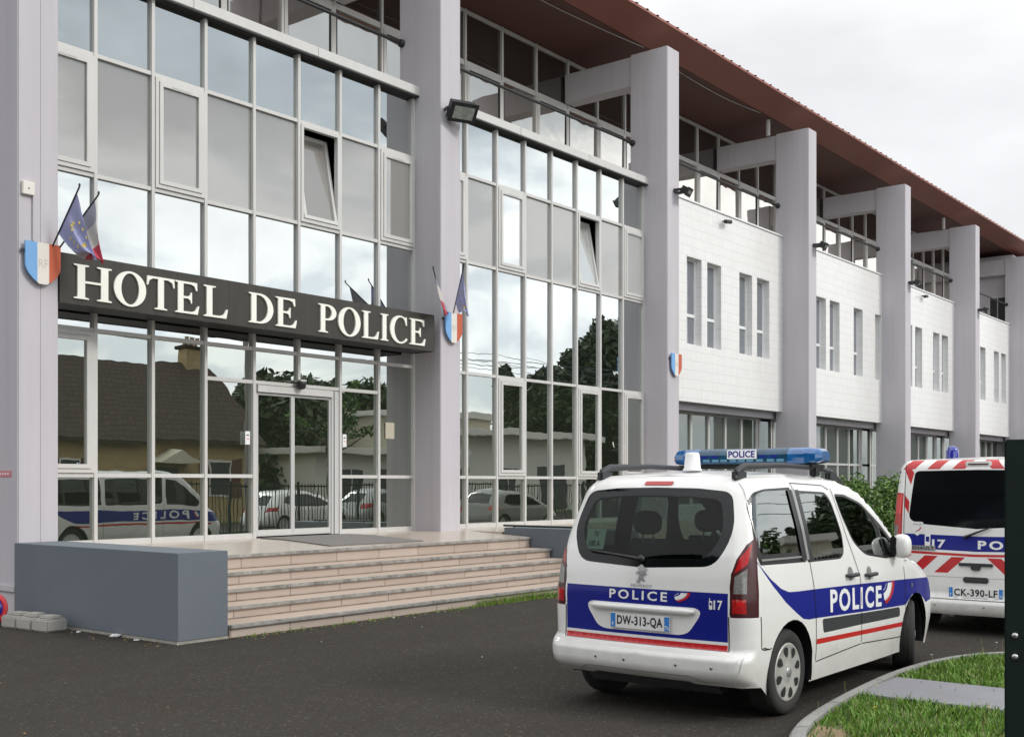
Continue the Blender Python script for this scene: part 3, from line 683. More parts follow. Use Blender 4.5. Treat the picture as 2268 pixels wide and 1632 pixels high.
for i in range(5):
    b = MB(); y1 = SY[i + 1] + .03 if i < 4 else 12.315
    zb = SZ[i - 1] - .02 if i else -.05
    b.box(8.115, SE[i] - .02, SY[i] + .042, y1, zb, SZ[i] - .042, 'stone')
    b.box(8.115, SE[i] - .01, SY[i] + .03, y1 + (.02 if i < 4 else -.001), SZ[i] - .040, SZ[i] - .002, 'stone_tread')
    if i: b.box(8.116, SE[i] - .03, SY[i] + .028, SY[i] + .0415, SZ[i - 1] - .001, SZ[i - 1] + .011, 'step_dirt')
    b.bbox(8.112, SE[i], SY[i], SY[i] + .075, SZ[i] - .041, SZ[i], 'stone_nosing', .006)
    part(b, 'step', stp)
b = MB(); b.bbox(7.43, 8.10, 10.48, 13.90, .03, .985, 'block_paint', .007); b.box(7.426, 8.104, 10.476, 13.90, -.03, .029, 'block_base')
single(b, 'low_wall', (7.76, 12.2, 0), 'thick blue grey painted low wall ending the left side of the steps', 'low wall')
b = MB(); b.bbox(16.06, 16.73, 10.48, 12.90, .03, .94, 'block_paint', .007); b.box(16.056, 16.734, 10.476, 12.90, -.03, .029, 'block_base')
single(b, 'low_wall', (16.4, 11.7, 0), 'blue grey low wall right of the steps, partly behind the police car', 'low wall')
b = MB(); b.tube([(16.10, 12.94, .975), (16.10, 11.2, .975)], .018, 'dark_green_paint', 8); b.tube([(16.10, 12.7, .97), (16.10, 12.7, .92)], .012, 'black_metal', 6); b.tube([(16.10, 11.4, .97), (16.10, 11.4, .92)], .012, 'black_metal', 6)
single(b, 'handrail', (16.1, 12.1, .93), 'short dark handrail on the edge of the low wall right of the steps', 'handrail')
b = MB(); b.prism([[(11.6, 12.62), (13.55, 12.55), (13.55, 13.7), (13.6, 14.35), (11.75, 14.4), (11.65, 13.7)]], lambda a, c, d: (a, c, TR(c) + d), .016, .004, 'mat_grey')
single(b, 'door_mat', (12.8, 13, ZT), 'large dark grey door mat lying before the sliding doors', 'door mat')

# ------------------------------------------------------------------ the sign and its letters
sg = empty('entrance_sign', (11.66, 13.88, 4.4), 'long black fascia sign with cream serif letters reading HOTEL DE POLICE over the entrance', 'sign')
b = MB()
for k in range(8):
    a = 8.05 + k * .906; b.box(a, a + .903, 13.90, 13.93, 4.10, 4.755, 'sign_black')
b.box(8.06, 15.29, 13.931, 14.50, 4.11, 4.745, 'car_black'); b.box(15.291, 15.30, 13.90, 14.5, 4.10, 4.755, 'car_black')
part(b, 'board', sg)
def arc(cx, cy, rx, ry, a0, a1, n):
    return [(cx + rx * math.cos(R(a0 + (a1 - a0) * i / n)), cy + ry * math.sin(R(a0 + (a1 - a0) * i / n))) for i in range(n + 1)]
def stem(x):
    return [(x, 0), (x + .34, 0), (x + .34, .035), (x + .255, .06), (x + .255, .94), (x + .34, .965), (x + .34, 1), (x, 1), (x, .965), (x + .085, .94), (x + .085, .06), (x, .035)]
GL = {
 'I': ([stem(0)], .34),
 'H': ([[(0, 0), (.36, 0), (.36, .035), (.265, .06), (.265, .47), (.655, .47), (.655, .06), (.56, .035), (.56, 0), (.92, 0), (.92, .035), (.835, .06), (.835, .94), (.92, .965), (.92, 1), (.56, 1), (.56, .965), (.655, .94), (.655, .535), (.265, .535), (.265, .94), (.36, .965), (.36, 1), (0, 1), (0, .965), (.085, .94), (.085, .06), (0, .035)]], .92),
 'O': ([arc(.45, .5, .45, .53, 0, 360, 40)[:-1], arc(.45, .5, .25, .47, 360, 0, 40)[:-1]], .90),
 'T': ([[(.22, 0), (.58, 0), (.58, .035), (.485, .06), (.485, .935), (.62, .935), (.73, .87), (.77, .72), (.80, .72), (.79, 1), (.01, 1), (0, .72), (.03, .72), (.07, .87), (.18, .935), (.315, .935), (.315, .06), (.22, .035)]], .80),
 'E': ([[(0, 0), (.70, 0), (.75, .27), (.71, .27), (.62, .11), (.50, .065), (.255, .065), (.255, .475), (.40, .475), (.47, .42), (.49, .33), (.52, .33), (.52, .68), (.49, .68), (.47, .59), (.40, .54), (.255, .54), (.255, .935), (.48, .935), (.60, .89), (.65, .75), (.69, .75), (.68, 1), (0, 1), (0, .965), (.085, .94), (.085, .06), (0, .035)]], .75),
 'L': ([[(0, 0), (.68, 0), (.73, .30), (.69, .30), (.60, .12), (.48, .065), (.255, .065), (.255, .94), (.36, .965), (.36, 1), (0, 1), (0, .965), (.085, .94), (.085, .06), (0, .035)]], .73),
 'D': ([[(0, 0), (.38, 0)] + arc(.38, .5, .46, .5, -86, 86, 22) + [(.38, 1), (0, 1), (0, .965), (.085, .94), (.085, .06), (0, .035)], [(.255, .06), (.255, .94)] + arc(.34, .5, .31, .44, 88, -88, 20)], .84),
 'P': ([[(0, 0), (.36, 0), (.36, .035), (.255, .06), (.255, .44), (.36, .44)] + arc(.36, .72, .33, .28, -86, 86, 16) + [(.36, 1), (0, 1), (0, .965), (.085, .94), (.085, .06), (0, .035)], [(.255, .50), (.255, .94), (.33, .94)] + arc(.33, .72, .18, .22, 88, -88, 14) + [(.33, .50)]], .69),
 'C': ([arc(.48, .5, .48, .53, 48, 318, 34) + [(.80, .20), (.70, .09)] + arc(.52, .5, .32, .47, 298, 66, 30) + [(.71, .86), (.77, .68), (.81, .68), (.80, 1.0), (.77, 1.0), (.745, .95)]], .84)}
LZ, LH = 4.175, .455
spots = [('H', 8.235, .555), ('O', 8.825, .50), ('T', 9.34, .45), ('E', 9.80, .41), ('L', 10.29, .43), ('D', 11.11, .47), ('E', 11.63, .425), ('P', 12.51, .385), ('O', 12.94, .50), ('L', 13.48, .395), ('I', 13.915, .185), ('C', 14.145, .43), ('E', 14.63, .41)]
for ch, x, w in spots:
    cs, gw = GL[ch]; b = MB()
    b.prism(cs, lambda a, c, d: (x + a * w / gw, d, LZ + c * LH), 13.872, 13.899, 'sign_letter')
    part(b, 'letter', sg)

# ------------------------------------------------------------------ shields, flags, lamps, small wall things
def shield(x, z, w, h, label):
    zt = z + h
    def half(t): return 1.0 if t < .52 else math.cos((t - .52) / .48 * math.pi / 2) ** .75
    b = MB()
    N = 26
    for k, m in enumerate(('shield_blue', 'shield_white', 'shield_red')):
        lo, hi = -1 + 2 * k / 3, -1 + 2 * (k + 1) / 3
        L, Rr = [], []
        for i in range(N + 1):
            t = i / N; hw = half(t) if t < 1 else 0.0
            a, c = max(lo, -hw), min(hi, hw)
            if a < c - 1e-4: L.append((a, t)); Rr.append((c, t))
        # close the tip of the stripe
        pl = L + Rr[::-1]
        b.prism([[(x + w / 2 * (1 + a), zt - t * h) for a, t in pl]], lambda a, c, d: (a, d, c), 13.845 , 13.87, m)
    P, F = text2d('RF', w * .26, .11, .0); b.add([(x + w * .37 + a, 13.8435, z + h * .42 + c) for a, c in P], F, 'flag_white')
    for zz in (zt - .10, z + .25): b.box(x + w / 2 - .1, x + w / 2 + .1, 13.871, 13.919, zz, zz + .04, 'black_metal')
    b.box(x - .04, x + .02, 13.872, 13.90, zt - .14, zt - .10, 'black_metal'); b.box(x + w - .02, x + w + .03, 13.872, 13.90, zt - .17, zt - .12, 'black_metal')
    single(b, 'shield_emblem', (x + w / 2, 13.87, z), label, 'shield', 'tricolour shields on the pillars')
shield(7.55, 4.27, .48, .55, 'blue white and orange red shield on the first pillar, left of the entrance sign')
shield(15.55, 4.28, .46, .57, 'blue white and orange red shield on the second pillar, right of the entrance sign')
shield(23.57, 4.26, .47, .55, 'blue white and red shield without flags on the third pillar, over the white police car')

def flag(base, tip, bottom, kind, label, group, side=1):
    base, tip = Vector(base), Vector(tip)
    f = empty('flag', base, label, 'flag', group)
    b = MB(); b.tube([base, base.lerp(tip, .5), tip], .011, 'black_metal', 8); b.lathe([(0, 0), (.016, .01), (.012, .035), (0, .05)], 'black_metal', 8, 'z', tip[:])
    part(b, 'pole', f)
    h0, h1 = base.lerp(tip, .22 if kind == 'eu' else .12), base.lerp(tip, .90)
    bot = Vector(bottom); N, Mn = 14, 26
    vs = []
    for j in range(Mn + 1):
        t = j / Mn
        for i in range(N + 1):
            s = i / N
            hp = h0.lerp(h1, s)
            sp = (1 - s) * (.22 if kind == 'eu' else .13)
            e = bot + Vector((-sp * side * .55, .05 * math.sin(s * 11), sp * .5))
            p = hp.lerp(e, t)
            p.y += .045 * math.sin(s * 13 + t * 2.0) * min(1, t * 2.5) - .02 * t
            p.x += .020 * math.sin(s * 9 + t * 3.0) * min(1, t * 2)
            p.z -= .10 * math.sin(math.pi * t) * (1 - s)
            vs.append(p)
    b = MB()
    for j in range(Mn):
        t = (j + .5) / Mn
        m = 'flag_navy' if kind == 'eu' else ('flag_blue' if t < .26 else 'flag_white' if t < .62 else 'flag_red')
        b.add([vs[j * (N + 1) + i] for i in range(N + 1)] + [vs[(j + 1) * (N + 1) + i] for i in range(N + 1)], [(i, i + 1, N + 2 + i, N + 1 + i) for i in range(N)], m, True)
    if kind == 'eu':
        for kk in range(12):
            s = .5 + .26 * math.cos(kk * math.pi / 6); t = .46 + .24 * math.sin(kk * math.pi / 6)
            c = vs[int(t * Mn) * (N + 1) + int(s * N)]
            P = []
            for q in range(10):
                rr = .030 if q % 2 == 0 else .013; P.append((c.x + rr * math.sin(q * math.pi / 5), c.z + rr * math.cos(q * math.pi / 5)))
            b.prism([P], lambda a, cc, d: (a, c.y + d, cc), -.012, -.009, 'flag_star')
    part(b, 'cloth', f)
flag((7.92, 13.85, 4.80), (8.03, 13.40, 5.52), (8.24, 13.36, 4.60), 'eu', 'faded blue European flag hanging beside the left shield', 'flags on the pillars')
flag((8.02, 13.85, 4.80), (8.27, 13.35, 5.46), (8.33, 13.34, 4.57), 'fr', 'faded tricolour flag hanging before the first letter of the sign', 'flags on the pillars')
flag((15.53, 13.85, 4.80), (14.83, 13.5, 5.48), (15.14, 13.5, 4.70), 'fr', 'furled tricolour flag leaning left from the second pillar beside the sign end', 'flags on the pillars', -1)
flag((15.76, 13.85, 4.84), (15.53, 13.40, 5.62), (15.62, 13.38, 4.72), 'eu', 'blue European flag hanging above the shield right of the sign', 'flags on the pillars')

def flood(cx, y, z, w, label, rz=0.0, tilt=35):
    t = empty('floodlight', (cx, y, z), label, 'floodlight', 'floodlights on the pillars', rz)
    h = w * .66; rt = Matrix.Rotation(R(tilt), 3, 'X')
    def B(mb, *a):
        s = MB(); s.bbox(*a[:6], a[6], .006); s.v = [tuple(rt @ Vector(v)) for v in s.v]
        n = len(mb.v); mb.v += s.v; mb.f += [tuple(n + i for i in f) for f in s.f]; mb.m += s.m; mb.sm += s.sm
    b = MB(); B(b, -w / 2, w / 2, -.10, .06, -h / 2, h / 2, 'black_metal'); B(b, -w / 2 - .02, w / 2 + .02, -.125, -.10, -h / 2 - .02, h / 2 + .02, 'black_metal')
    b.build('housing', t)
    b = MB(); B(b, -w / 2 + .05, w / 2 - .05, -.131, -.1251, -h / 2 + .05, h / 2 - .05, 'lamp_glass'); b.build('lens', t)
    b = MB(); b.box(-w / 2 - .045, -w / 2 - .022, -.02, .22, -.03, .03, 'black_metal'); b.box(w / 2 + .022, w / 2 + .045, -.02, .22, -.03, .03, 'black_metal'); b.box(-w / 2 - .045, w / 2 + .045, .20, .225, -.035, .035, 'black_metal'); b.build('bracket', t)
flood(15.80, 13.69, 8.53, .50, 'large black floodlight on the second pillar, above its shield', R(-24), 40)
for i, nm in enumerate(('third', 'fourth', 'fifth', 'sixth')):
    x = PX[i + 2]
    flood(x + .46, 13.70, 8.70, .26, 'small grey floodlight on the %s pillar from the left' % nm, R(8), 30)
for x, nm in ((27.8, 'below the first tiled bay parapet, over the police car'), (43.6, 'below the third tiled bay parapet, over the police van')):
    b = MB(); b.tube([(x - .17, 14.58, 8.74), (x + .17, 14.60, 8.79)], .055, 'black_metal', 12); b.tube([(x, 14.60, 8.77), (x, 14.75, 8.80)], .02, 'black_metal', 8)
    single(b, 'security_camera', (x, 14.6, 8.75), 'dark tubular wall camera ' + nm, 'camera', 'wall cameras on the tiled bays')
b = MB(); b.bbox(7.53, 7.69, 13.87, 13.92, 5.41, 5.58, 'shield_white', .008); b.tube([(7.685, 13.905, 5.42), (7.685, 13.905, 4.84)], .012, 'lilac_render', 8)
b.lathe([(0, 0), (.012, 0)], 'ink', 8, 'y', (7.61, 13.869, 5.49))
single(b, 'junction_box', (7.61, 13.92, 5.4), 'cream junction box with a conduit above the left shield', 'junction box')
b = MB(); b.box(7.484, 7.4895, 14.08, 14.60, 1.82, 1.90, 'sticker_red')
for q in range(7): b.box(7.482, 7.4835, 14.14 + q * .06, 14.175 + q * .06, 1.85, 1.87, 'paper')
single(b, 'wall_sticker', (7.485, 14.3, 1.86), 'small pink red sticker on the side of the first pillar at the left edge', 'sticker')
for x0, x1, z0, z1, m, lab, y in ((11.575, 11.67, 2.35, 2.56, 'paper', 'white paper notice on the glass left of the sliding door', YC - .004), (13.665, 13.755, 2.36, 2.58, 'paper', 'white paper notice on the frame right of the sliding door', YC - .004), (14.76, 14.985, 2.54, 2.83, 'house_cream', 'beige paper sheet behind the glass beside the second pillar', YC + .045)):
    b = MB(); b.box(x0, x1, y, y + .003, z0, z1, m)
    for q in range(2): b.box(x0 + .02 + .01 * q, x1 - .02, y - .0015, y - .0005, z1 - .07 - .06 * q, z1 - .055 - .06 * q, 'sticker_red' if q else 'ink') if m == 'paper' else None
    single(b, 'paper_notice', ((x0 + x1) / 2, y, z0), lab, 'notice')
# fallen round road sign, concrete base block, litter at the foot of the low wall
b = MB()
b.lathe([(0, -.012), (.155, -.012), (.155, -.004)], 'car_blue', 36, 'y'); b.lathe([(.155, -.014), (.205, -.014), (.21, -.004), (.21, .004), (0, .004)], 'car_red', 36, 'y')
b.box(-.14, .14, -.0165, -.0125, -.02, .02, 'car_red', Matrix.Rotation(R(45), 3, 'Y'), (0, 0, 0))
o = b.build('road_sign'); o.location = (7.02, 13.70, .20); o.rotation_euler = (R(-14), 0, R(-48)); tag(o, 'round blue road sign with a red rim standing on the ground at the left edge', 'road sign')
b = MB()
for q in range(3):
    b.bbox(-.16, .12, -.47 + q * .315, -.165 + q * .315, .0, .15, 'concrete', .02)
    b.bbox(-.10, .08, -.44 + q * .315, -.20 + q * .315, .14, .185 + .01 * (q % 2), 'concrete', .018)
b.bbox(-.13, .10, -.46, .46, .0, .09, 'concrete', .01)
o = b.build('concrete_block'); o.location = (7.20, 12.98, 0); o.rotation_euler = (0, 0, R(4)); tag(o, 'grey three lobed concrete base block lying beside the left low wall', 'concrete block')
for (x, y, r, lab) in ((7.36, 11.55, .055, 'crumpled white scrap of litter on the asphalt by the left low wall'), (7.33, 12.25, .022, 'tiny pale scrap of litter farther back by the left low wall'), (7.34, 11.1, .026, 'small pale scrap of litter nearest the corner of the left low wall')):
    bm = bmesh.new(); bmesh.ops.create_icosphere(bm, subdivisions=2, radius=r)
    for v in bm.verts: v.co = Vector((v.co.x * 1.3, v.co.y, max(v.co.z * .45, -.4 * r) + .4 * r)) * random.uniform(.75, 1.2)
    b = MB(); b.bm(bm, 'paper'); o = b.build('litter'); o.location = (x, y, .0); tag(o, lab, 'litter')
b = MB(); rl = random.Random(9)
for _ in range(330):
    q = rl.random()
    if q < .45: x, y = rl.uniform(8.1, 15.6), 10.42 - abs(rl.gauss(0, .12))
    elif q < .6: x, y = 7.42 - abs(rl.gauss(0, .15)), rl.uniform(10.4, 13.6)
    elif q < .85:
        p_ = rl.choice(KS); x, y = p_[0] + rl.uniform(-.2, .2), p_[1] + abs(rl.gauss(0, .07)) + .01
    else: x, y = rl.uniform(2.5, 14), rl.uniform(4, 10.4)
    a = rl.uniform(0, 6.28); s_ = rl.uniform(.006, .018)
    b.add([(x + s_ * math.cos(a), y + s_ * math.sin(a), .004 + rl.uniform(0, .008)), (x + s_ * .5 * math.cos(a + 1.6), y + s_ * .5 * math.sin(a + 1.6), .004), (x - s_ * math.cos(a), y - s_ * math.sin(a), .004 + rl.uniform(0, .008)), (x + s_ * .5 * math.cos(a - 1.6), y + s_ * .5 * math.sin(a - 1.6), .004)], [(0, 1, 2, 3)], rl.choice(['dry_leaf', 'dry_leaf', 'soil', 'shield_white']))
tag(b.build('leaf_litter', recalc=False), 'small dry leaves and grit scattered on the asphalt', 'leaf litter', kind='stuff')
# weeds along the foot of the steps
b = MB(); rw = random.Random(5)
for _ in range(900):
    x = rw.gauss(13.6, .7) if rw.random() < .72 else rw.uniform(8.2, 15.2)
    if not 8.15 < x < 15.5: continue
    y = 10.44 - abs(rw.gauss(0, .05)); h = rw.uniform(.015, .05) if x < 12.4 else rw.uniform(.03, .14)
    a = rw.uniform(0, 6.28); w = .008; lx, ly = rw.uniform(-.5, .5) * h, rw.uniform(-.6, .15) * h
    b.add([(x - w, y, 0), (x + w, y, 0), (x + w + lx * .5, y + ly * .5, h * .6), (x + lx, y + ly, h)], [(0, 1, 2, 3)], rw.choice(['grass_a', 'grass_b', 'grass_c']))
tag(b.build('weeds', recalc=False), 'green weeds growing along the foot of the steps', 'weeds', kind='stuff')

# ------------------------------------------------------------------ foliage builders
def leaf_cards(mb, centres, n, size, mats, rr, droop=0.0):
    for _ in range(n):
        c, rad = rr.choice(centres)
        u = Vector((rr.gauss(0, 1), rr.gauss(0, 1), rr.gauss(0, 1))).normalized() * rad * (rr.random() ** .45)
        p = Vector(c) + u
        a = Vector((rr.gauss(0, 1), rr.gauss(0, 1), rr.gauss(0, .7))).normalized(); b = a.cross(Vector((rr.gauss(0, 1), rr.gauss(0, 1), rr.gauss(0, 1)))).normalized()
        s = size * rr.uniform(.6, 1.4)
        mb.add([p - a * s, p + b * s * .45, p + a * s, p - b * s * .45], [(0, 1, 2, 3)], rr.choice(mats))
def tree(x, y, h, r, label, seed, mats=('dark_leaf_a', 'dark_leaf_b'), n=3500, size=.16, narrow=1.0, bare=False, trunk_h=.3):
    rr = random.Random(seed); t = empty('tree', (x, y, 0), label, 'tree', 'trees across the street')
    b = MB(); tips = []
    b.tube([(0, 0, -.1), (.05, 0, h * trunk_h), (0, .08, h * .6), (.05, 0, h * .86)], [.03 * h * .6, .022 * h * .6, .013 * h * .6, .02], 'bark', 8)
    for k in range(12 if not bare else 9):
        a = rr.uniform(0, 6.28); z0 = h * rr.uniform(trunk_h, .7); L = r * rr.uniform(.6, 1.0)
        e = Vector((math.cos(a) * L, math.sin(a) * L, min(z0 + L * rr.uniform(.5, 1.1), h * .97)))
        b.tube([(0, 0, z0), Vector((0, 0, z0)).lerp(e, .5) + Vector((0, 0, -.05 * L)), e], [.009 * h, .006 * h, .015], 'bark', 6); tips.append(e)
    b.build('trunk', t)
    cs = []
    if bare:
        for e in tips:
            for q in range(4): cs.append((Vector((0, 0, h * .5)).lerp(e, .55 + .15 * q) * 1.0, r * .10))
    else:
        for k in range(90):
            zf = rr.random() ** .8; zc = h * (trunk_h + (1 - trunk_h) * .95 * zf)
            wr = r * narrow * (math.sin(math.pi * min(.12 + zf * .83, 1)) ** .7)
            a = rr.uniform(0, 6.28); d = wr * rr.random() ** .5
            cs.append((Vector((math.cos(a) * d, math.sin(a) * d, zc)), r * rr.uniform(.18, .36)))
    c = MB(); leaf_cards(c, cs, n, size, mats, rr); c.build('crown', t, recalc=False)
    return t
# clipped hedge in front of the tiled bays
hd = empty('hedge', (30, 12, 0), 'green bushy hedge between the two police vehicles, before the tiled wall', 'hedge')
rr = random.Random(21); cs = []
for k in range(240):
    x = rr.uniform(-2.2, 10); y = rr.uniform(-.9, .9); z = rr.uniform(.35, 1.70 + .10 * math.sin(x * 2.1) - max(0, x - 3) * .035)
    cs.append((Vector((x, y, z)), rr.uniform(.2, .36)))
b = MB(); leaf_cards(b, cs, 30000, .058, ('leaf_a', 'leaf_a', 'leaf_b', 'leaf_c'), rr); b.build('foliage', hd, recalc=False)
b = MB()
for k in range(26):
    x = rr.uniform(-1.9, 9.6); y = rr.uniform(-.5, .5); b.tube([(x, y, -.05), (x + rr.uniform(-.1, .1), y, .7), (x + rr.uniform(-.3, .3), y + rr.uniform(-.3, .3), 1.4)], [.03, .02, .008], 'bark', 5)
b.build('stems', hd)

# ------------------------------------------------------------------ gate post beside the camera and the street fence
gp = empty('gate_post', (3.206, .813, 0), 'dark green steel gate post with bolts at the right edge', 'post')
b = MB(); b.bbox(-.045, .045, -.05, .05, -.1, 1.862, 'dark_green_paint', .004); b.build('post_body', gp)
gp.rotation_euler = (0, 0, R(14.7))
for z in (1.351, 1.296):
    b = MB(); b.lathe([(0, -.008), (.007, -.007), (.0085, -.002), (.0085, .0)], 'steel', 12, 'x', (-.0452, .025, z)); b.build('bolt', gp)

# ------------------------------------------------------------------ VEHICLE SHELLS
# A body is one closed surface S(u, z): u runs round the plan outline from the middle of the tail, round the corner, along the
# side and round the nose; drawings given as (x, z) on the side or (y, z) on the tail are carried over to u and cut exactly.
def table(pts, sm=.02):
    xs = np.array([p[0] for p in pts]); ys = np.array([p[1] for p in pts])
    g = np.linspace(xs[0] - .3, xs[-1] + .3, 1200); v = np.interp(g, xs, ys)
    k = max(1, int(sm / (g[1] - g[0])))
    if k > 1:
        ker = np.hanning(2 * k + 1); ker /= ker.sum()
        v = np.convolve(np.pad(v, k, mode='edge'), ker, 'valid')
    return lambda t: float(np.interp(t, g, v))
class Shell:
    def __init__(s, w, xr, xf, top, R0, Rf, taper, rho, xa, xb, crown=.035):
        s.w, s.xr, s.xf, s.top, s.R0, s.Rf, s.tp, s.rho, s.xa, s.xb, s.cr = w, xr, xf, top, R0, Rf, taper, rho, xa, xb, crown
        s.A, s.C = .7, .3; s.x0 = .25; s.x1 = s.xb + .5
        s.U1 = s.A + s.C; s.U2 = s.U1 + s.x1 - s.x0; s.U3 = s.U2 + s.C; s.U4 = s.U3 + s.A
    def dims(s, x, z):
        zt = s.top(x); d = zt - z; rho = s.rho(x); i = 0.
        if d < rho:
            q = rho - max(d, 0); i = rho - math.sqrt(max(rho * rho - q * q, 0))
        return i
    def xroot(s, u):     # x used for the roof height
        if u <= s.U1: return s.xr(1.2) + .1
        if u >= s.U2: return s.xf(.6) - .1
        return s.x0 + (u - s.U1) * 1.0
    def S(s, u, z):
        for it in range(2):
            x = s.xroot(u) if it == 0 else x
            i = s.dims(x, z)
            W = s.w(z) - i; xr = s.xr(z) + i; xf = s.xf(z) - i
            rr = max(s.R0 - i * .6, .05); rf = max(s.Rf - i * .6, .05)
            xc = xr + s.cr + rr; xe = xf - s.cr * 2 - rf
            if u <= s.A:
                y = u / s.A * (W - rr); x = xr + s.cr * (y / max(W - rr, .01)) ** 2
            elif u <= s.U1:
                t = (u - s.A) / s.C * math.pi / 2; y = W - rr + rr * math.sin(t); x = xr + s.cr + rr * (1 - math.cos(t))
            elif u <= s.U2:
                X = s.x0 + (u - s.U1); y = W
                if X < s.xa: x = xc + (X - s.x0) / (s.xa - s.x0) * (s.xa - xc)
                elif X > s.xb: x = s.xb + (X - s.xb) / (s.x1 - s.xb) * (xe - s.xb)
                else: x = X
            elif u <= s.U3:
                t = (u - s.U2) / s.C * math.pi / 2; y = W - rf + rf * math.cos(t); x = xe + rf * math.sin(t)
            else:
                y = (s.U4 - u) / s.A * (W - rf); x = xf - s.cr * 2 * (y / max(W - rf, .01)) ** 2
        return Vector((x, y * s.tp(x), z))
    def N(s, u, z):
        e = .006
        a = s.S(min(u + e, s.U4), z) - s.S(max(u - e, 0), z); b = s.S(u, z + e) - s.S(u, z - e)
        n = a.cross(b); n = n.normalized() if n.length > 1e-9 else Vector((0, 1, 0))
        return -n if n.dot(Vector((0, 1, 0)) if s.A < u < s.U3 else Vector((-1 if u < 1 else 1, 0, 0))) < 0 else n
    def side(s, x, z):
        i = s.dims(x, z); W = s.w(z) - i; xr = s.xr(z) + i; xf = s.xf(z) - i; rr = max(s.R0 - i * .6, .05); rf = max(s.Rf - i * .6, .05)
        xc = xr + s.cr + rr; xe = xf - s.cr * 2 - rf
        if x < xc: return s.A + s.C * math.acos(max(-1, min(1, 1 - max(x - xr - s.cr, 0) / rr))) / (math.pi / 2)
        if x < s.xa: return s.U1 + (x - xc) / (s.xa - xc) * (s.xa - s.x0)
        if x > xe: return s.U2 + s.C * math.asin(min(1, (x - xe) / rf)) / (math.pi / 2)
        if x > s.xb: return s.U1 + s.xb - s.x0 + (x - s.xb) / (xe - s.xb) * (s.x1 - s.xb)
        return s.U1 + x - s.x0
    def tail(s, y, z):
        i = s.dims(s.xr(z) + .15, z); W = s.w(z) - i; rr = max(s.R0 - i * .6, .05)
        y = abs(y) / s.tp(.1)
        if y <= W - rr: return y / (W - rr) * s.A
        return s.A + s.C * math.asin(min(1, (y - W + rr) / rr)) / (math.pi / 2)
def dens(P, d=.045, closed=True):
    o = []
    n = len(P)
    for i in range(n if closed else n - 1):
        a, b = P[i], P[(i + 1) % n]; L = math.hypot(b[0] - a[0], b[1] - a[1]); k = max(1, int(math.ceil(L / d)))
        o += [(a[0] + (b[0] - a[0]) * q / k, a[1] + (b[1] - a[1]) * q / k) for q in range(k)]
    if not closed: o.append(P[-1])
    return o
def rnd(P, r, n=5):       # rounded corners; r a number or one per corner
    o = []; N = len(P)
    for i in range(N):
        p = Vector(P[i]); a = Vector(P[i - 1]); b = Vector(P[(i + 1) % N]); q = r[i] if isinstance(r, (list, tuple)) else r
        q = min(q, (a - p).length * .48, (b - p).length * .48)
        if q < 1e-4: o.append(tuple(p)); continue
        s0 = p + (a - p).normalized() * q; s1 = p + (b - p).normalized() * q
        for k in range(n + 1):
            t = k / n; v = s0 * (1 - t) ** 2 + p * 2 * t * (1 - t) + s1 * t * t; o.append(tuple(v))
    return o
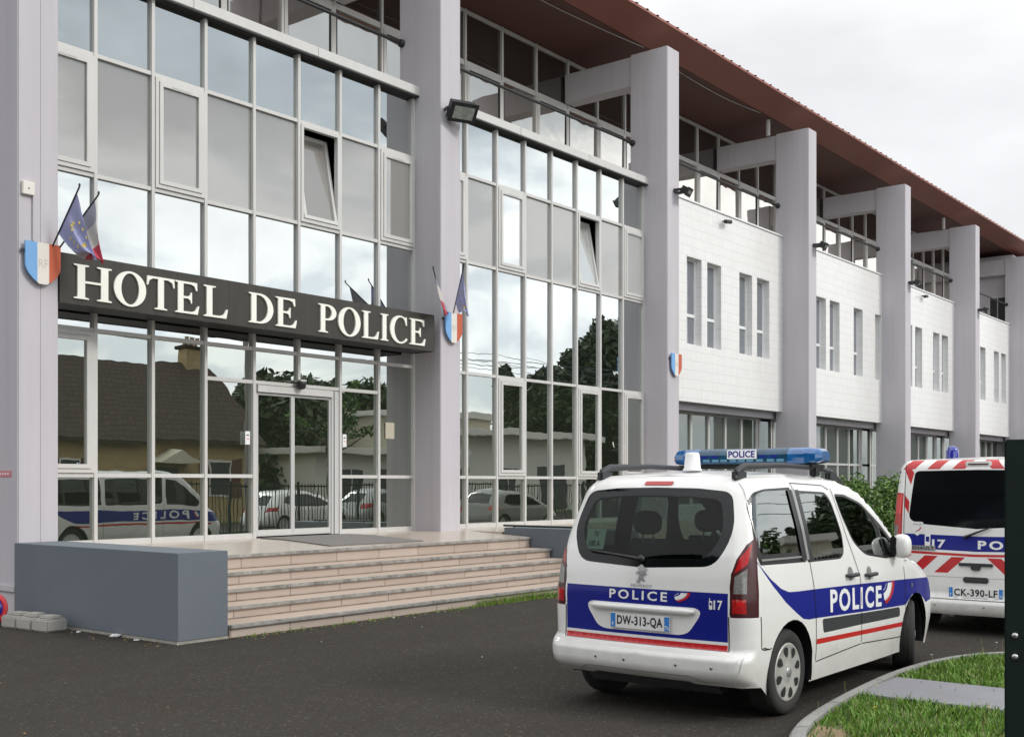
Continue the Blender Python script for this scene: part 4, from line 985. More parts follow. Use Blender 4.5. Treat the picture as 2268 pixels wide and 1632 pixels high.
class Body:
    def __init__(s, shell, root, domain, step=.07):
        s.sh, s.root, s.domain, s.step = shell, root, domain, step
        s.mats = []; s.objs = []; s.cons = []
    def SIDE(s, P, d=.045): return [(s.sh.side(x, z), z) for x, z in dens(P, d)]
    def TAIL(s, P, d=.045): return [(s.sh.tail(y, z), z) for y, z in dens(P, d)]
    def mat(s, poly, m): s.mats.append((poly, m)); s.cons.append(poly)
    def obj(s, poly, name, which='both'): s.objs.append((poly, name, which)); s.cons.append(poly)
    def make(s, base_mat, base_name, glassy=(), lining=True):
        sh = s.sh
        V, E = [], []
        for P in [s.domain] + s.cons:
            b = len(V); V += [Vector(p) for p in P]; n = len(P); E += [(b + i, b + (i + 1) % n) for i in range(n)]
        us = [p[0] for p in s.domain]; zs = [p[1] for p in s.domain]
        u = 0.
        while u < sh.U4:
            st = s.step if not (sh.A - .05 < u < sh.U1 + .02 or sh.U2 - .02 < u < sh.U3 + .05) else .028
            z = min(zs)
            while z < max(zs):
                if in_poly(u, z, s.domain): V.append(Vector((u + .0013, z + .0007)))
                z += s.step * .8
            u += st
        ov, oe, of, *_ = delaunay_2d_cdt(V, E, [], 0, 1e-5)
        pts = [sh.S(p.x, p.y) for p in ov]; nrm = [sh.N(p.x, p.y) for p in ov]
        groups = {}
        for f in of:
            c = sum((ov[i] for i in f), Vector((0, 0))) / len(f)
            if not in_poly(c.x, c.y, s.domain): continue
            m = base_mat
            for P, k in s.mats:
                if in_poly(c.x, c.y, P): m = k
            nm = {1: base_name, -1: base_name}
            for P, k, wh in s.objs:
                if in_poly(c.x, c.y, P):
                    for sg in (1, -1):
                        if wh == 'both' or (wh == 'left') == (sg == 1): nm[sg] = k
            for sg in (1, -1): groups.setdefault((nm[sg], sg), []).append((f, m))
        made = {}
        centre = {base_name, 'tailgate', 'rear_window', 'bumper', 'rear_bumper'}
        keys = sorted(groups, key=lambda k: (k[0] != base_name, k[0], k[1]))
        done = set()
        for nm, sg in keys:
            if (nm, sg) in done: continue
            sides = [sg] + ([-sg] if nm in centre and (nm, -sg) in groups else [])
            mb = MB(); nn = []
            for q in sides:
                done.add((nm, q)); ix = {}
                for f, m in groups[(nm, q)]:
                    fi = []
                    for i in f:
                        if i not in ix:
                            ix[i] = len(mb.v); p = pts[i]; n = nrm[i]
                            mb.v.append((p.x, p.y * q, p.z)); nn.append((n.x, n.y * q, n.z))
                        fi.append(ix[i])
                    a, b_, c_ = (Vector(mb.v[k]) for k in fi[:3])
                    if (b_ - a).cross(c_ - a).dot(Vector(nn[fi[0]])) < 0: fi = fi[::-1]
                    mb.f.append(tuple(fi)); mb.m.append(m); mb.sm.append(True)
            o = mb.build(nm, s.root, recalc=False, normals=nn); made.setdefault(nm, []).append(o)
        if lining:
            mb = MB()
            for (nm, sg), fl in groups.items():
                if nm in glassy: continue
                ix = {}
                for f, m in fl:
                    if ov[f[0]].y < .45: continue
                    fi = []
                    for i in f:
                        if i not in ix:
                            ix[i] = len(mb.v); p = pts[i] - nrm[i] * .03; mb.v.append((p.x, p.y * sg, p.z))
                        fi.append(ix[i])
                    mb.f.append(tuple(fi)); mb.m.append('cabin_dark'); mb.sm.append(False)
            mb.build('interior_lining', s.root, recalc=False)
        return made
    def ribbon(s, mb, P, sg, w=.0085, m='car_black', off=.0022):
        P = dens(P, .04, False); sh = s.sh
        vs = []
        for i, (u, z) in enumerate(P):
            p = sh.S(u, z); n = sh.N(u, z)
            a = sh.S(*P[max(i - 1, 0)]); b = sh.S(*P[min(i + 1, len(P) - 1)])
            t = (b - a).normalized() if (b - a).length > 1e-9 else Vector((0, 0, 1)); c = t.cross(n).normalized() * w / 2
            for q in (p - c + n * off, p + c + n * off): vs.append((q.x, q.y * sg, q.z))
        mb.add(vs, [(2 * i, 2 * i + 1, 2 * i + 3, 2 * i + 2) for i in range(len(P) - 1)], m)
    def decal(s, mb, P2, F, conv, sg, m, off=.003):
        sh = s.sh; vs = []
        for p in P2:
            a, z = conv(p); u, q = a
            v = sh.S(u, z) + sh.N(u, z) * off; vs.append((v.x, v.y * q, v.z))
        mb.add(vs, F, m)
    def poly_decal(s, mb, P, conv, m, off=.003):
        P = dens(P, .03); T = tessellate_polygon([[Vector((a, b, 0)) for a, b in P]]); s.decal(mb, P, [tuple(t) for t in T], conv, 1, m, off)
    def side_conv(s, x0, z0, sg):   # drawing (a, b) -> side of the car, read from outside; sg -1 right, +1 left
        def f(p):
            x = x0 + p[0] if sg < 0 else x0 - p[0]; z = z0 + p[1]
            return (s.sh.side(x, z), sg), z
        return f
    def tail_conv(s, y0, z0):
        def f(p):
            y = y0 - p[0]; z = z0 + p[1]
            return (s.sh.tail(y, z), 1 if y >= 0 else -1), z
        return f
    def top(s, zlow, white, glass_rng, nrow=13, crown=.03, bonnet_x=None, glass_m='dark_glass', tlim=.90):
        sh = s.sh; us = []
        for P in [s.topline]: us = P
        grid = []
        for (u, z) in us:
            p = sh.S(u, z); row = []
            for k in range(nrow):
                t = 1 - 2 * k / (nrow - 1); c = crown * (1 - t * t) * min(1, max(0, (p.x - .3) / .5))
                gl = 1 if glass_rng[0] <= p.x <= glass_rng[1] else 0
                row.append((p.x + (.05 * (1 - t * t) if gl or p.x > glass_rng[1] else 0), p.y * t, p.z + c + .0005))
            grid.append(row)
        roof, ws, bn = MB(), MB(), MB(); n = nrow
        vs = [v for r in grid for v in r]
        for i in range(len(grid) - 1):
            xm = (grid[i][0][0] + grid[i + 1][0][0]) / 2
            for k in range(n - 1):
                t = abs(1 - 2 * (k + .5) / (n - 1)); f = (i * n + k, i * n + k + 1, (i + 1) * n + k + 1, (i + 1) * n + k)
                if glass_rng[0] <= xm <= glass_rng[1] and t < tlim: ws.f.append(f); ws.m.append(glass_m); ws.sm.append(True)
                elif xm > glass_rng[1]: bn.f.append(f); bn.m.append(white); bn.sm.append(True)
                else: roof.f.append(f); roof.m.append(white); roof.sm.append(True)
        for mb, nm in ((roof, 'roof'), (ws, 'windscreen'), (bn, 'bonnet')):
            used = sorted({i for f in mb.f for i in f}); ix = {i: k for k, i in enumerate(used)}
            mb.v = [vs[i] for i in used]; mb.f = [tuple(ix[i] for i in f) for f in mb.f]; mb.build(nm, s.root)
def topline(sh, fr=.0):
    o = []; u = 0.
    while u < sh.U4 - 1e-6:
        zt = None
        z = sh.top(sh.xroot(u)); p = sh.S(u, z); z = sh.top(p.x); p = sh.S(u, z); z = sh.top(p.x)
        o.append((u, z)); u += .02 if (sh.A - .06 < u < sh.U1 + .1 or sh.U2 - .1 < u < sh.U3) else .045
    p = sh.S(sh.U4, .6); o.append((sh.U4, sh.top(p.x)))
    return o
def arch(xc, zc, r, n=18, a0=200, a1=-20):
    return [(xc + r * math.cos(R(a0 + (a1 - a0) * i / n)), zc + r * math.sin(R(a0 + (a1 - a0) * i / n))) for i in range(n + 1)]
def wheel(root, x, y, r, wdt, outer, cover='wheel_silver', holes=8, hub='badge_grey', steer=0, detail=True):
    b = MB(); h = wdt / 2; rb = r * .665
    prof = [(rb, -h * .78), (rb + .012, -h * .95), (r * .86, -h), (r * .95, -h * .93), (r * .992, -h * .72), (r, -h * .3), (r, h * .3), (r * .992, h * .72), (r * .95, h * .93), (r * .86, h), (rb + .012, h * .95), (rb, h * .78)]
    b.lathe(prof, 'tyre', 40, 'y'); b.lathe([(0, -h * .4), (rb, -h * .4)], 'wheel_hole', 30, 'y'); b.lathe([(0, h * .4), (rb, h * .4)], 'wheel_hole', 30, 'y')
    for gz in (-.35, 0, .35): b.lathe([(r * 1.0015, h * gz - .004), (r * 1.0015, h * gz + .004)], 'car_black', 40, 'y')
    w = b.build('wheel', root); w.location = (x, y, r); w.rotation_euler = (0, 0, R(steer))
    sg = -1 if outer < 0 else 1
    c = MB(); f = lambda rad, o: (rad, sg * (h * .80 + o))
    c.lathe([f(0, .020), f(.055, .022), f(.075, .012), f(.10, .016), f(rb * .60, .020), f(rb * .93, .012), f(rb * .985, .020), f(rb + .006, .012), f(rb + .004, -.02)], cover, 48, 'y')
    if detail:
        for k in range(holes):
            a = 2 * math.pi * (k + .3) / holes; P = []
            for q in range(16):
                t = 2 * math.pi * q / 16; rr_ = rb * .735 + rb * .19 * math.sin(t); aa = a + (.19 + .05 * math.sin(t)) * math.cos(t)
                P.append((rr_ * math.cos(aa), sg * (h * .80 + .0235 - .010 * max(0, (rr_ / rb - .62))), rr_ * math.sin(aa)))
            c.add(P, [tuple(range(16))], 'wheel_hole')
        c.lathe([f(0, .030), f(.034, .028), f(.040, .019)], hub, 20, 'y')
    c.build('wheel_cover', w)
def arch_liner(root, x, sg, r_, zc, y0, y1):
    k = MB(); P = arch(x, zc, r_, 26, 198, -18)
    vs = [(a, sg * y0, c) for a, c in P] + [(a, sg * y1, c) for a, c in P]; n = len(P)
    k.add(vs, [(i, i + 1, n + i + 1, n + i) for i in range(n - 1)], 'car_black', True); k.add([(a, sg * y0, c) for a, c in P], [tuple(range(n))], 'car_black'); k.build('wheel_arch', root)
def seat(root, x, y, z, w, bench=False, nm='seat'):
    b = MB()
    b.bbox(x - .25, x + .26, y - w / 2, y + w / 2, z, z + .17, 'seat_cloth', .05)
    sb = MB(); sb.bbox(-.07, .07, y - w / 2, y + w / 2, 0, .62, 'seat_cloth', .045)
    rt = Matrix.Rotation(R(-14), 3, 'Y'); sb.v = [tuple(rt @ Vector((v[0], 0, v[2])) + Vector((x - .22, v[1], z + .12))) for v in sb.v]
    n = len(b.v); b.v += sb.v; b.f += [tuple(n + i for i in f) for f in sb.f]; b.m += sb.m; b.sm += sb.sm
    o = b.build(nm, root)
    for yy in ((y,) if not bench else (y - w * .33, y + w * .33)):
        hb = MB(); bm = bmesh.new(); bmesh.ops.create_uvsphere(bm, u_segments=16, v_segments=10, radius=1)
        for v in bm.verts: v.co = Vector((v.co.x * .055 + x - .40, (abs(v.co.y) ** .75) * math.copysign(1, v.co.y) * .135 + yy, (abs(v.co.z) ** .75) * math.copysign(1, v.co.z) * .10 + z + .86))
        hb.bm(bm, 'seat_cloth', True); hb.tube([(x - .39, yy - .05, z + .68), (x - .395, yy - .05, z + .80)], .008, 'chrome', 6); hb.tube([(x - .39, yy + .05, z + .68), (x - .395, yy + .05, z + .80)], .008, 'chrome', 6)
        hb.build('headrest', o)
def swoosh(body, mb, conv, w, h, off=.0035):
    # curved tricolour flash: three bands following an arc
    def band(r0, r1, a0, a1, m):
        c = (0, h * 1.02)
        P = [(c[0] + w * r1 * math.cos(R(a)), c[1] + h * r1 * math.sin(R(a))) for a in np.linspace(a0, a1, 10)] + [(c[0] + w * r0 * math.cos(R(a)), c[1] + h * r0 * math.sin(R(a))) for a in np.linspace(a1, a0, 10)]
        body.poly_decal(mb, P, conv, m, off)
    band(.80, 1.02, -75, 2, 'car_red'); band(.46, .785, -80, -2, 'reflective_white'); band(.30, .33, -78, -5, 'reflective_white'); band(.84, .80, -75, 2, 'reflective_white')
def numplate(root, x, y, z, text, w=.52, h=.115, dept=True):
    b = MB(); b.bbox(x - .008, x, y - w / 2, y + w / 2, z - h / 2, z + h / 2, 'plate_white', .003)
    p = b.build('number_plate', root)
    b = MB(); xx = x - .0095
    for y0 in (y + w / 2 - .024, y - w / 2 + .024):
        b.box(xx, xx + .001, y0 - .021, y0 + .021, z - h / 2 + .005, z + h / 2 - .005, 'plate_blue')
    P, F = text2d('F', None, .026, .02); b.add([(xx - .0008, y + w / 2 - .016 - a, z - .040 + c) for a, c in P], F, 'plate_white')
    P, F = text2d('76', .034, .03, .01); b.add([(xx - .0008, y - w / 2 + .041 - a, z - .042 + c) for a, c in P], F, 'plate_white')
    P, F = text2d(text, w - .12, h * .70, .026, 1.08); b.add([(xx, y + w / 2 - .060 - a, z - h * .35 + c) for a, c in P], F, 'ink')
    b.build('plate_lettering', p)

# ------------------------------------------------------------------ the white police leisure van in the foreground
X0, Y0 = 7.25, 4.575
car = empty('police_car', (X0, Y0, 0), 'white police car with blue and red stripes and blue light bar, before the steps', 'police car')
def dirty(name, low, high):
    m = M[name]; n = m.node_tree.nodes; l = m.node_tree.links; b = n['Principled BSDF']
    t = n.new('ShaderNodeTexCoord'); sp = n.new('ShaderNodeSeparateXYZ'); l.new(t.outputs['Object'], sp.inputs[0])
    x = n.new('ShaderNodeTexNoise'); x.inputs['Scale'].default_value = 4.5; x.inputs['Detail'].default_value = 8; x.inputs['Roughness'].default_value = .65; l.new(t.outputs['Object'], x.inputs['Vector'])
    h = n.new('ShaderNodeMath'); h.operation = 'MULTIPLY_ADD'; h.inputs[1].default_value = .5; l.new(x.outputs['Fac'], h.inputs[0]); l.new(sp.outputs['Z'], h.inputs[2])
    rm = n.new('ShaderNodeMapRange'); rm.inputs['From Min'].default_value = high; rm.inputs['From Max'].default_value = low; rm.inputs['To Max'].default_value = .55; l.new(h.outputs[0], rm.inputs['Value'])
    mx = n.new('ShaderNodeMix'); mx.data_type = 'RGBA'; l.new(rm.outputs[0], mx.inputs['Factor']); l.new(b.inputs['Base Color'].links[0].from_socket, mx.inputs['A']); mx.inputs['B'].default_value = (.36, .335, .29, 1)
    l.new(mx.outputs['Result'], b.inputs['Base Color'])
dirty('car_white', .44, .86)      # road splash over the bumper and sills
cw = table([(.2, .855), (.45, .885), (.75, .895), (.95, .888), (1.12, .865), (1.4, .815), (1.6, .765), (1.72, .735), (1.8, .71)], .07)
cxr = table([(.2, .16), (.29, .10), (.35, .015), (.40, 0), (.49, .004), (.515, .03), (.535, .085), (.62, .088), (.9, .085), (1.08, .10), (1.2, .125), (1.4, .19), (1.6, .265), (1.75, .325), (1.82, .36)], .022)
cxf = table([(.2, 4.28), (.45, 4.37), (.62, 4.36), (.8, 4.28), (.92, 4.12), (1.8, 3.9)], .06)
ctop = table([(0, 1.775), (.5, 1.80), (1.2, 1.815), (1.9, 1.80), (2.2, 1.765), (2.45, 1.70), (2.75, 1.52), (3.05, 1.30), (3.3, 1.135), (3.42, 1.075), (3.75, 1.0), (4.05, .90), (4.25, .80), (4.4, .72)], .12)
crho = table([(0, .13), (2.1, .12), (2.5, .075), (3.3, .06), (3.6, .14), (4.3, .16)], .2)
ctp = table([(0, .985), (.8, 1), (2.6, 1), (3.4, .985), (4.38, .93)], .3)
sh = Shell(cw, cxr, cxf, ctop, .17, .30, ctp, crho, 1.0, 3.0)
tl = topline(sh)
bot = [(sh.U4, .20)] + [(sh.side(x, z), z) for x, z in dens([(4.0, .20)] + arch(3.53, .335, .385)[::-1] + arch(.80, .335, .385)[::-1] + [(.34, .27)], .04, False)] + [(sh.tail(.70, .285), .285), (sh.tail(.45, .285), .285), (sh.tail(.40, .30), .30), (0, .30)]
B = Body(sh, car, [(u, z) for u, z in tl] + bot, .065); B.topline = tl
# windows, doors and livery, drawn in metres
rw_out = rnd([(.0, 1.712), (.35, 1.706), (.628, 1.680), (.705, 1.385), (.590, 1.140), (0, 1.110)], [0, .05, .075, .20, .10, 0])
rw_in = rnd([(.0, 1.650), (.33, 1.644), (.555, 1.622), (.625, 1.39), (.52, 1.195), (0, 1.18)], [0, .05, .06, .16, .09, 0])
B.mat(B.SIDE(rnd([(.36, 1.60), (.44, 1.675), (.62, 1.70), (1.07, 1.712), (1.10, 1.135), (.335, 1.15), (.30, 1.24)], [.1, .08, .05, .01, .01, .02, .04])), 'car_black')
win1 = B.SIDE(rnd([(.365, 1.56), (.45, 1.655), (.62, 1.685), (1.02, 1.690), (1.05, 1.215), (.385, 1.225), (.345, 1.30)], [.1, .07, .05, .02, .03, .03, .05]))
B.mat(B.SIDE(rnd([(1.10, 1.69), (1.72, 1.67), (1.80, 1.60), (1.885, 1.30), (1.86, 1.17), (1.78, 1.125), (1.13, 1.13)], [.02, .06, .06, .08, .06, .05, .03])), 'car_black')
win2 = B.SIDE(rnd([(1.215, 1.668), (1.70, 1.65), (1.785, 1.59), (1.868, 1.30), (1.845, 1.18), (1.77, 1.14), (1.215, 1.145)], [.02, .06, .06, .08, .06, .05, .02]))
fwo = [(1.89, 1.655), (2.10, 1.648), (2.42, 1.575), (2.75, 1.39), (3.08, 1.175), (3.10, 1.085), (2.78, 1.075), (2.30, 1.13), (2.08, 1.25), (1.95, 1.45)]
B.mat(B.SIDE(rnd(fwo, [.04, .04, .06, .06, .03, .02, .04, .1, .08, .05])), 'car_black')
win3 = B.SIDE(rnd([(1.905, 1.635), (2.10, 1.627), (2.40, 1.558), (2.62, 1.44), (2.70, 1.35), (2.74, 1.10), (2.30, 1.152), (2.10, 1.26), (1.97, 1.45)], [.03, .03, .05, .02, .02, .02, .1, .08, .05]))
win4 = B.SIDE([(2.735, 1.355), (2.98, 1.20), (2.97, 1.115), (2.775, 1.11)])
B.mat(B.TAIL(rw_out), 'rear_frit')
door_r = B.SIDE(rnd([(1.115, 1.745), (1.70, 1.725), (1.80, 1.69), (1.935, 1.34), (2.125, .95), (2.165, .40), (1.245, .345), (1.225, .62), (1.165, 1.0)], [.04, .06, .05, .05, .1, .06, .06, .05, .1]), .05)
door_f = B.SIDE(rnd([(1.845, 1.70), (2.15, 1.672), (2.44, 1.60), (2.78, 1.41), (3.13, 1.17), (3.20, .95), (3.24, .60), (3.16, .345), (2.175, .40), (2.135, .95), (1.945, 1.34)], [.03, .04, .06, .06, .03, .1, .06, .06, .05, .1, .05]), .05)
gate = B.TAIL(rnd([(0, .515), (.715, .515), (.715, .78), (.70, 1.05), (.80, 1.36), (.665, 1.755), (0, 1.765)], [0, .04, .03, .1, .15, .12, 0]), .05)
blue_tail = B.TAIL([(0, .606), (.705, .606), (.705, .955), (0, .955)])
B.mat(blue_tail, 'car_blue')
B.mat(B.TAIL([(0, .542), (.705, .542), (.705, .584), (0, .584)]), 'car_red')
B.mat(B.TAIL(rnd([(0, .838), (.455, .838), (.495, .815), (.485, .775), (.40, .655), (.33, .632), (0, .632)], [0, .03, .03, .04, .07, .06, 0])), 'car_white')
band = [(.235, 1.255), (.33, 1.15), (.47, 1.045), (.62, .965), (.74, .932), (.9, .925), (1.2, .920), (2.2, .895), (3.2, .865), (3.95, .835), (4.08, .74), (4.03, .62), (3.86, .60), (3.78, .645), (3.6, .715), (3.42, .71), (3.27, .64), (3.22, .628), (2.2, .658), (1.25, .692), (1.08, .695), (.98, .71), (.86, .765), (.68, .86), (.50, .985), (.36, 1.11), (.255, 1.215)]
B.mat(B.SIDE(band), 'car_blue')
B.mat(B.SIDE([(1.245, .485), (2.2, .463), (3.17, .437), (3.17, .478), (2.2, .503), (1.245, .527)]), 'car_red')
B.mat(B.SIDE(rnd([(1.34, .675), (2.2, .648), (3.08, .622), (3.10, .535), (2.2, .553), (1.37, .562)], [.03, 0, .03, .04, 0, .03])), 'car_plastic')
lampT = B.TAIL(rnd([(.735, .785), (.725, 1.05), (.735, 1.13), (.765, 1.25), (.80, 1.335), (.835, 1.335)], [.02, .05, .1, .1, .02, 0]))
lp = [(sh.tail(.722, .785), .785), (sh.tail(.714, 1.0), 1.0), (sh.tail(.722, 1.10), 1.10), (sh.tail(.745, 1.20), 1.20), (sh.tail(.782, 1.30), 1.30), (sh.A + .255, 1.352), (sh.A + .275, 1.345), (sh.A + .275, 1.2), (sh.A + .272, 1.0), (sh.A + .262, .785)]
lp = dens(lp, .03)
B.mat(lp, 'lamp_dark_red')
def lq(f0, f1, z0, z1, z2, z3):   # a lens inside the lamp, by fraction of the lamp's width
    def e(f, z): 
        a = sh.tail(np.interp(z, [.785, 1.0, 1.1, 1.2, 1.3], [.722, .714, .722, .745, .782]), z); return (a + f * (sh.A + .27 - a), z)
    return dens([e(f0, z0), e(f0, z1), e(f1, z2), e(f1, z3)], .03)
B.mat(lq(.10, .54, 1.10, 1.21, 1.315, 1.165), 'lamp_red'); B.mat(lq(.12, .54, .955, 1.075, 1.135, .955), 'lamp_clear'); B.mat(lq(.08, .52, .815, .915, .915, .815), 'lamp_red'); B.mat(lq(.22, .44, .87, .90, .90, .87), 'lamp_bright')
B.mat(lq(-.02, .0, .8, 1.1, 1.1, .8), 'car_black')
B.obj(B.TAIL(rnd([(0, .28), (.80, .28), (.80, .512), (0, .512)], [0, 0, 0, 0])), 'rear_bumper')
B.obj(gate, 'tailgate'); B.obj(door_r, 'sliding_door'); B.obj(door_f, 'front_door')
B.obj(lp, 'tail_lamp')
B.obj(win1, 'rear_side_window'); B.obj(win2, 'sliding_door_window'); B.obj(win3, 'front_door_window'); B.obj(win4, 'quarter_window'); B.obj(B.TAIL(rw_in), 'rear_window')
for p_, m_ in ((win1, 'side_glass'), (win2, 'side_glass'), (win3, 'side_glass'), (win4, 'side_glass'), (B.TAIL(rw_in), 'rear_glass')): B.mat(p_, m_)
made = B.make('car_white', 'body', ('rear_side_window', 'sliding_door_window', 'front_door_window', 'quarter_window', 'rear_window'))
B.top(0, 'car_white', (2.42, 3.36), 15, .035)
# panel gaps, handles, trim
g = MB()
for sg in (-1, 1):
    for P in ([(1.115, 1.745), (1.165, 1.13), (1.225, .62), (1.245, .36)], [(1.12, 1.745), (1.70, 1.725), (1.80, 1.69)], [(1.845, 1.70), (1.945, 1.34), (2.13, .95), (2.17, .40)], [(3.20, .98), (3.24, .60), (3.18, .36)], [(1.25, .35), (2.16, .39)], [(2.19, .39), (3.14, .345)], [(.33, .56), (.42, .54), (.46, .545)], [(.28, .79), (.30, .56), (.33, .545), (.43, .54)]):
        B.ribbon(g, [(sh.side(x, z), z) for x, z in dens(P, .05, False)], sg)
    B.ribbon(g, [(sh.tail(y, z), z) for y, z in dens([(.716, .54), (.712, .79)], .04, False)], sg)
    B.ribbon(g, [(sh.A + .262, 1.352), (sh.A + .235, 1.42), (sh.A + .205, 1.52), (sh.A + .18, 1.62), (sh.A + .155, 1.70), (sh.A + .13, 1.745)], sg, .007, 'badge_grey')
    B.ribbon(g, [(sh.tail(y, .5385), .5385) for y in np.linspace(0, .715, 40)], sg, .005)
    B.ribbon(g, [(sh.tail(y, .352 - .0), .352) for y in np.linspace(0, .45, 8)] + [(sh.tail(.5, .33), .33), (sh.tail(.56, .292), .292)], sg, .007, 'badge_grey')
    B.ribbon(g, [(sh.A + .14, .40), (sh.A + .16, .505)], sg, .004, 'badge_grey')
    for q in ((.345, 1.175), (.55, 1.17), (1.05, 1.165)): pass
    B.ribbon(g, [(sh.side(x, 1.185 - .01 * (x - .4)), 1.185 - .01 * (x - .4)) for x in np.linspace(.36, 1.08, 12)], sg, .014, 'badge_grey', .006)
g.build('panel_seams', car, recalc=False)
for sg in (-1, 1):
    for x, z in ((1.93, .985), (2.335, .965)):
        h = MB(); u = sh.side(x, z); p = sh.S(u, z); y = p.y * sg
        h.tube([(x - .10, y, z), (x - .085, y + sg * .035, z), (x + .085, y + sg * .035, z), (x + .10, y, z)], [.012, .017, .017, .012], 'car_plastic', 8)
        B.poly_decal(h, [(.055 * math.cos(t), .058 * math.sin(t) + .01) for t in np.linspace(0, 2 * math.pi, 18)[:-1]], B.side_conv(x, z, sg), 'badge_grey', .0025)
        h.build('door_handle', car)
    c = MB(); bm = bmesh.new(); bmesh.ops.create_uvsphere(bm, u_segments=20, v_segments=12, radius=1)
    p = sh.S(sh.side(2.98, 1.17), 1.17)
    for v in bm.verts: v.co = Vector((v.co.x * .065 + (.02 if v.co.x > 0 else 0), math.copysign(abs(v.co.y) ** .8, v.co.y) * .082, math.copysign(abs(v.co.z) ** .75, v.co.z) * .108)) + Vector((2.95, (p.y + .095) * sg, 1.18))
    c.bm(bm, 'car_white', True)
    c.bbox(2.880, 2.90, min((p.y + .015) * sg, (p.y + .070) * sg), max((p.y + .015) * sg, (p.y + .070) * sg), 1.095, 1.265, 'car_black', .008); c.bbox(2.93, 3.04, min((p.y - .03) * sg, (p.y + .06) * sg), max((p.y - .03) * sg, (p.y + .06) * sg), 1.085, 1.13, 'car_black', .012)
    c.build('wing_mirror', car)
    # raised black frame of the sliding window and the rail pillar beside it
    f = MB()
    for zz in np.linspace(1.14, 1.66, 9)[:-1]:
        pass
    B.ribbon(f, [(sh.side(1.095 + (1.69 - z) * .05, z), z) for z in np.linspace(1.15, 1.70, 10)], sg, .045, 'badge_grey', .014)
    B.ribbon(f, [(sh.side(1.035 + (1.69 - z) * .05, z), z) for z in np.linspace(1.15, 1.69, 10)], sg, .065, 'car_black', .010)
    B.ribbon(f, [(sh.side(1.16 + (1.69 - z) * .05, z), z) for z in np.linspace(1.14, 1.69, 10)], sg, .075, 'car_black', .010)
    f.build('window_pillar', car, recalc=False)
# roof rails
for sg in (-1, 1):
    r_ = MB(); yy = .60 * sg
    r_.tube([(.42, yy * 1.02, 1.775), (.47, yy, 1.835), (.58, yy, 1.868), (1.2, yy, 1.885), (1.9, yy, 1.872), (2.2, yy * 1.0, 1.835), (2.42, yy * 1.01, 1.745)], [.012, .030, .030, .021, .021, .026, .012], 'car_plastic', 10)
    for x in (.50, 2.2): r_.bbox(x - .09, x + .09, yy - .026, yy + .026, 1.755, 1.85, 'car_plastic', .02)
    r_.build('roof_rail', car)
# light bar across the roof
lb = MB(); BX, BZ = 1.86, 1.915
sec = rnd([(-.15, -.012), (.15, -.012), (.15, .085), (.10, .128), (-.10, .128), (-.15, .085)], .025)
def bar(mb, y0, y1, m, s0=1., s1=1., zo=0., flat=1.):
    n = len(sec); vs = [(BX + a * s0, y0, BZ + zo + (b * s0 + .057 * (1 - s0)) * flat) for a, b in sec] + [(BX + a * s1, y1, BZ + zo + (b * s1 + .057 * (1 - s1)) * flat) for a, b in sec]
    mb.add(vs, [(i, (i + 1) % n, n + (i + 1) % n, n + i) for i in range(n)], m, True); mb.add(vs[:n], [tuple(range(n))], m); mb.add(vs[n:], [tuple(range(n))], m)
bar(lb, -.42, .42, 'bar_blue')
for sg in (-1, 1):
    bar(lb, .422 * sg, .57 * sg, 'bar_end'); bar(lb, .57 * sg, .66 * sg, 'bar_end', 1, .86); bar(lb, .66 * sg, .70 * sg, 'bar_end', .86, .55)
lbo = lb.build('light_bar', car)
k = MB(); k.bbox(BX - .14, BX + .14, -.64, .64, BZ - .045, BZ - .014, 'car_black', .012)
for sg in (-1, 1):
    k.bbox(BX - .05, BX + .05, sg * .60 - .03, sg * .60 + .03, 1.80, BZ - .03, 'car_black', .01); k.tube([(BX + .02, sg * .56, BZ - .02), (BX + .12, sg * .63, BZ - .06), (BX + .16, sg * .61, 1.84)], .008, 'car_black', 6)
k.build('bar_mount', lbo)
k = MB()
for y in (-.36, -.27, -.17, .17, .25, .34, -.08, .08, 0): k.box(BX - .1515, BX - .1502, y - .032, y + .032, BZ + .012, BZ + .034, 'bar_light')
for y in (-.30, -.20, .26, .36): k.box(BX - .1513, BX - .1502, y - .035, y + .035, BZ + .045, BZ + .066, 'car_blue')
k.build('bar_lenses', lbo)
k = MB(); k.bbox(BX - .158, BX - .150, -.145, .135, BZ + .036, BZ + .116, 'reflective_white', .003)
for q in range(1):
    P, F = text2d('POLICE', .25, .058, .03, 1.0); k.add([(BX - .1590, .12 - a, BZ + .048 + c) for a, c in P], F, 'car_blue')
k.build('bar_sign', lbo)
k = MB(); k.lathe([(.075, 0), (.074, .012), (.066, .016), (.056, .125), (.048, .142), (0, .146)], 'paper', 28, 'z', (.72, -.08, 1.842)); k.build('antenna_dome', car)
# tail details
k = MB(); z = 1.742; k.add([], [], 'lamp_dark_red')
B.poly_decal(k, rnd([(-.125, -.014), (.125, -.014), (.125, .014), (-.125, .014)], .012), B.tail_conv(0.0, z), 'lamp_red', .004); k.build('brake_light', car)
k = MB(); P, F = text2d('POLICE', .51, .070, .022, 1.35); B.decal(k, P, F, B.tail_conv(.285, .869), 1, 'reflective_white'); k.build('tail_lettering', car, recalc=False)
k = MB(); swoosh(B, k, B.tail_conv(-.275, .872), .135, .070); k.build('tricolour_flash', car, recalc=False)
k = MB(); P, F = text2d('17', .068, .068, .02); B.decal(k, P, F, B.tail_conv(-.598, .835), 1, 'reflective_white')
B.poly_decal(k, rnd([(0, 0), (.026, 0), (.026, .062), (0, .062)], .006), B.tail_conv(-.562, .835), 'reflective_white'); B.poly_decal(k, [(.006, .03), (.02, .03), (.02, .05), (.006, .05)], B.tail_conv(-.562, .835), 'car_blue', .004); B.poly_decal(k, [(.002, .062), (.008, .062), (.008, .082), (.002, .082)], B.tail_conv(-.562, .835), 'reflective_white')
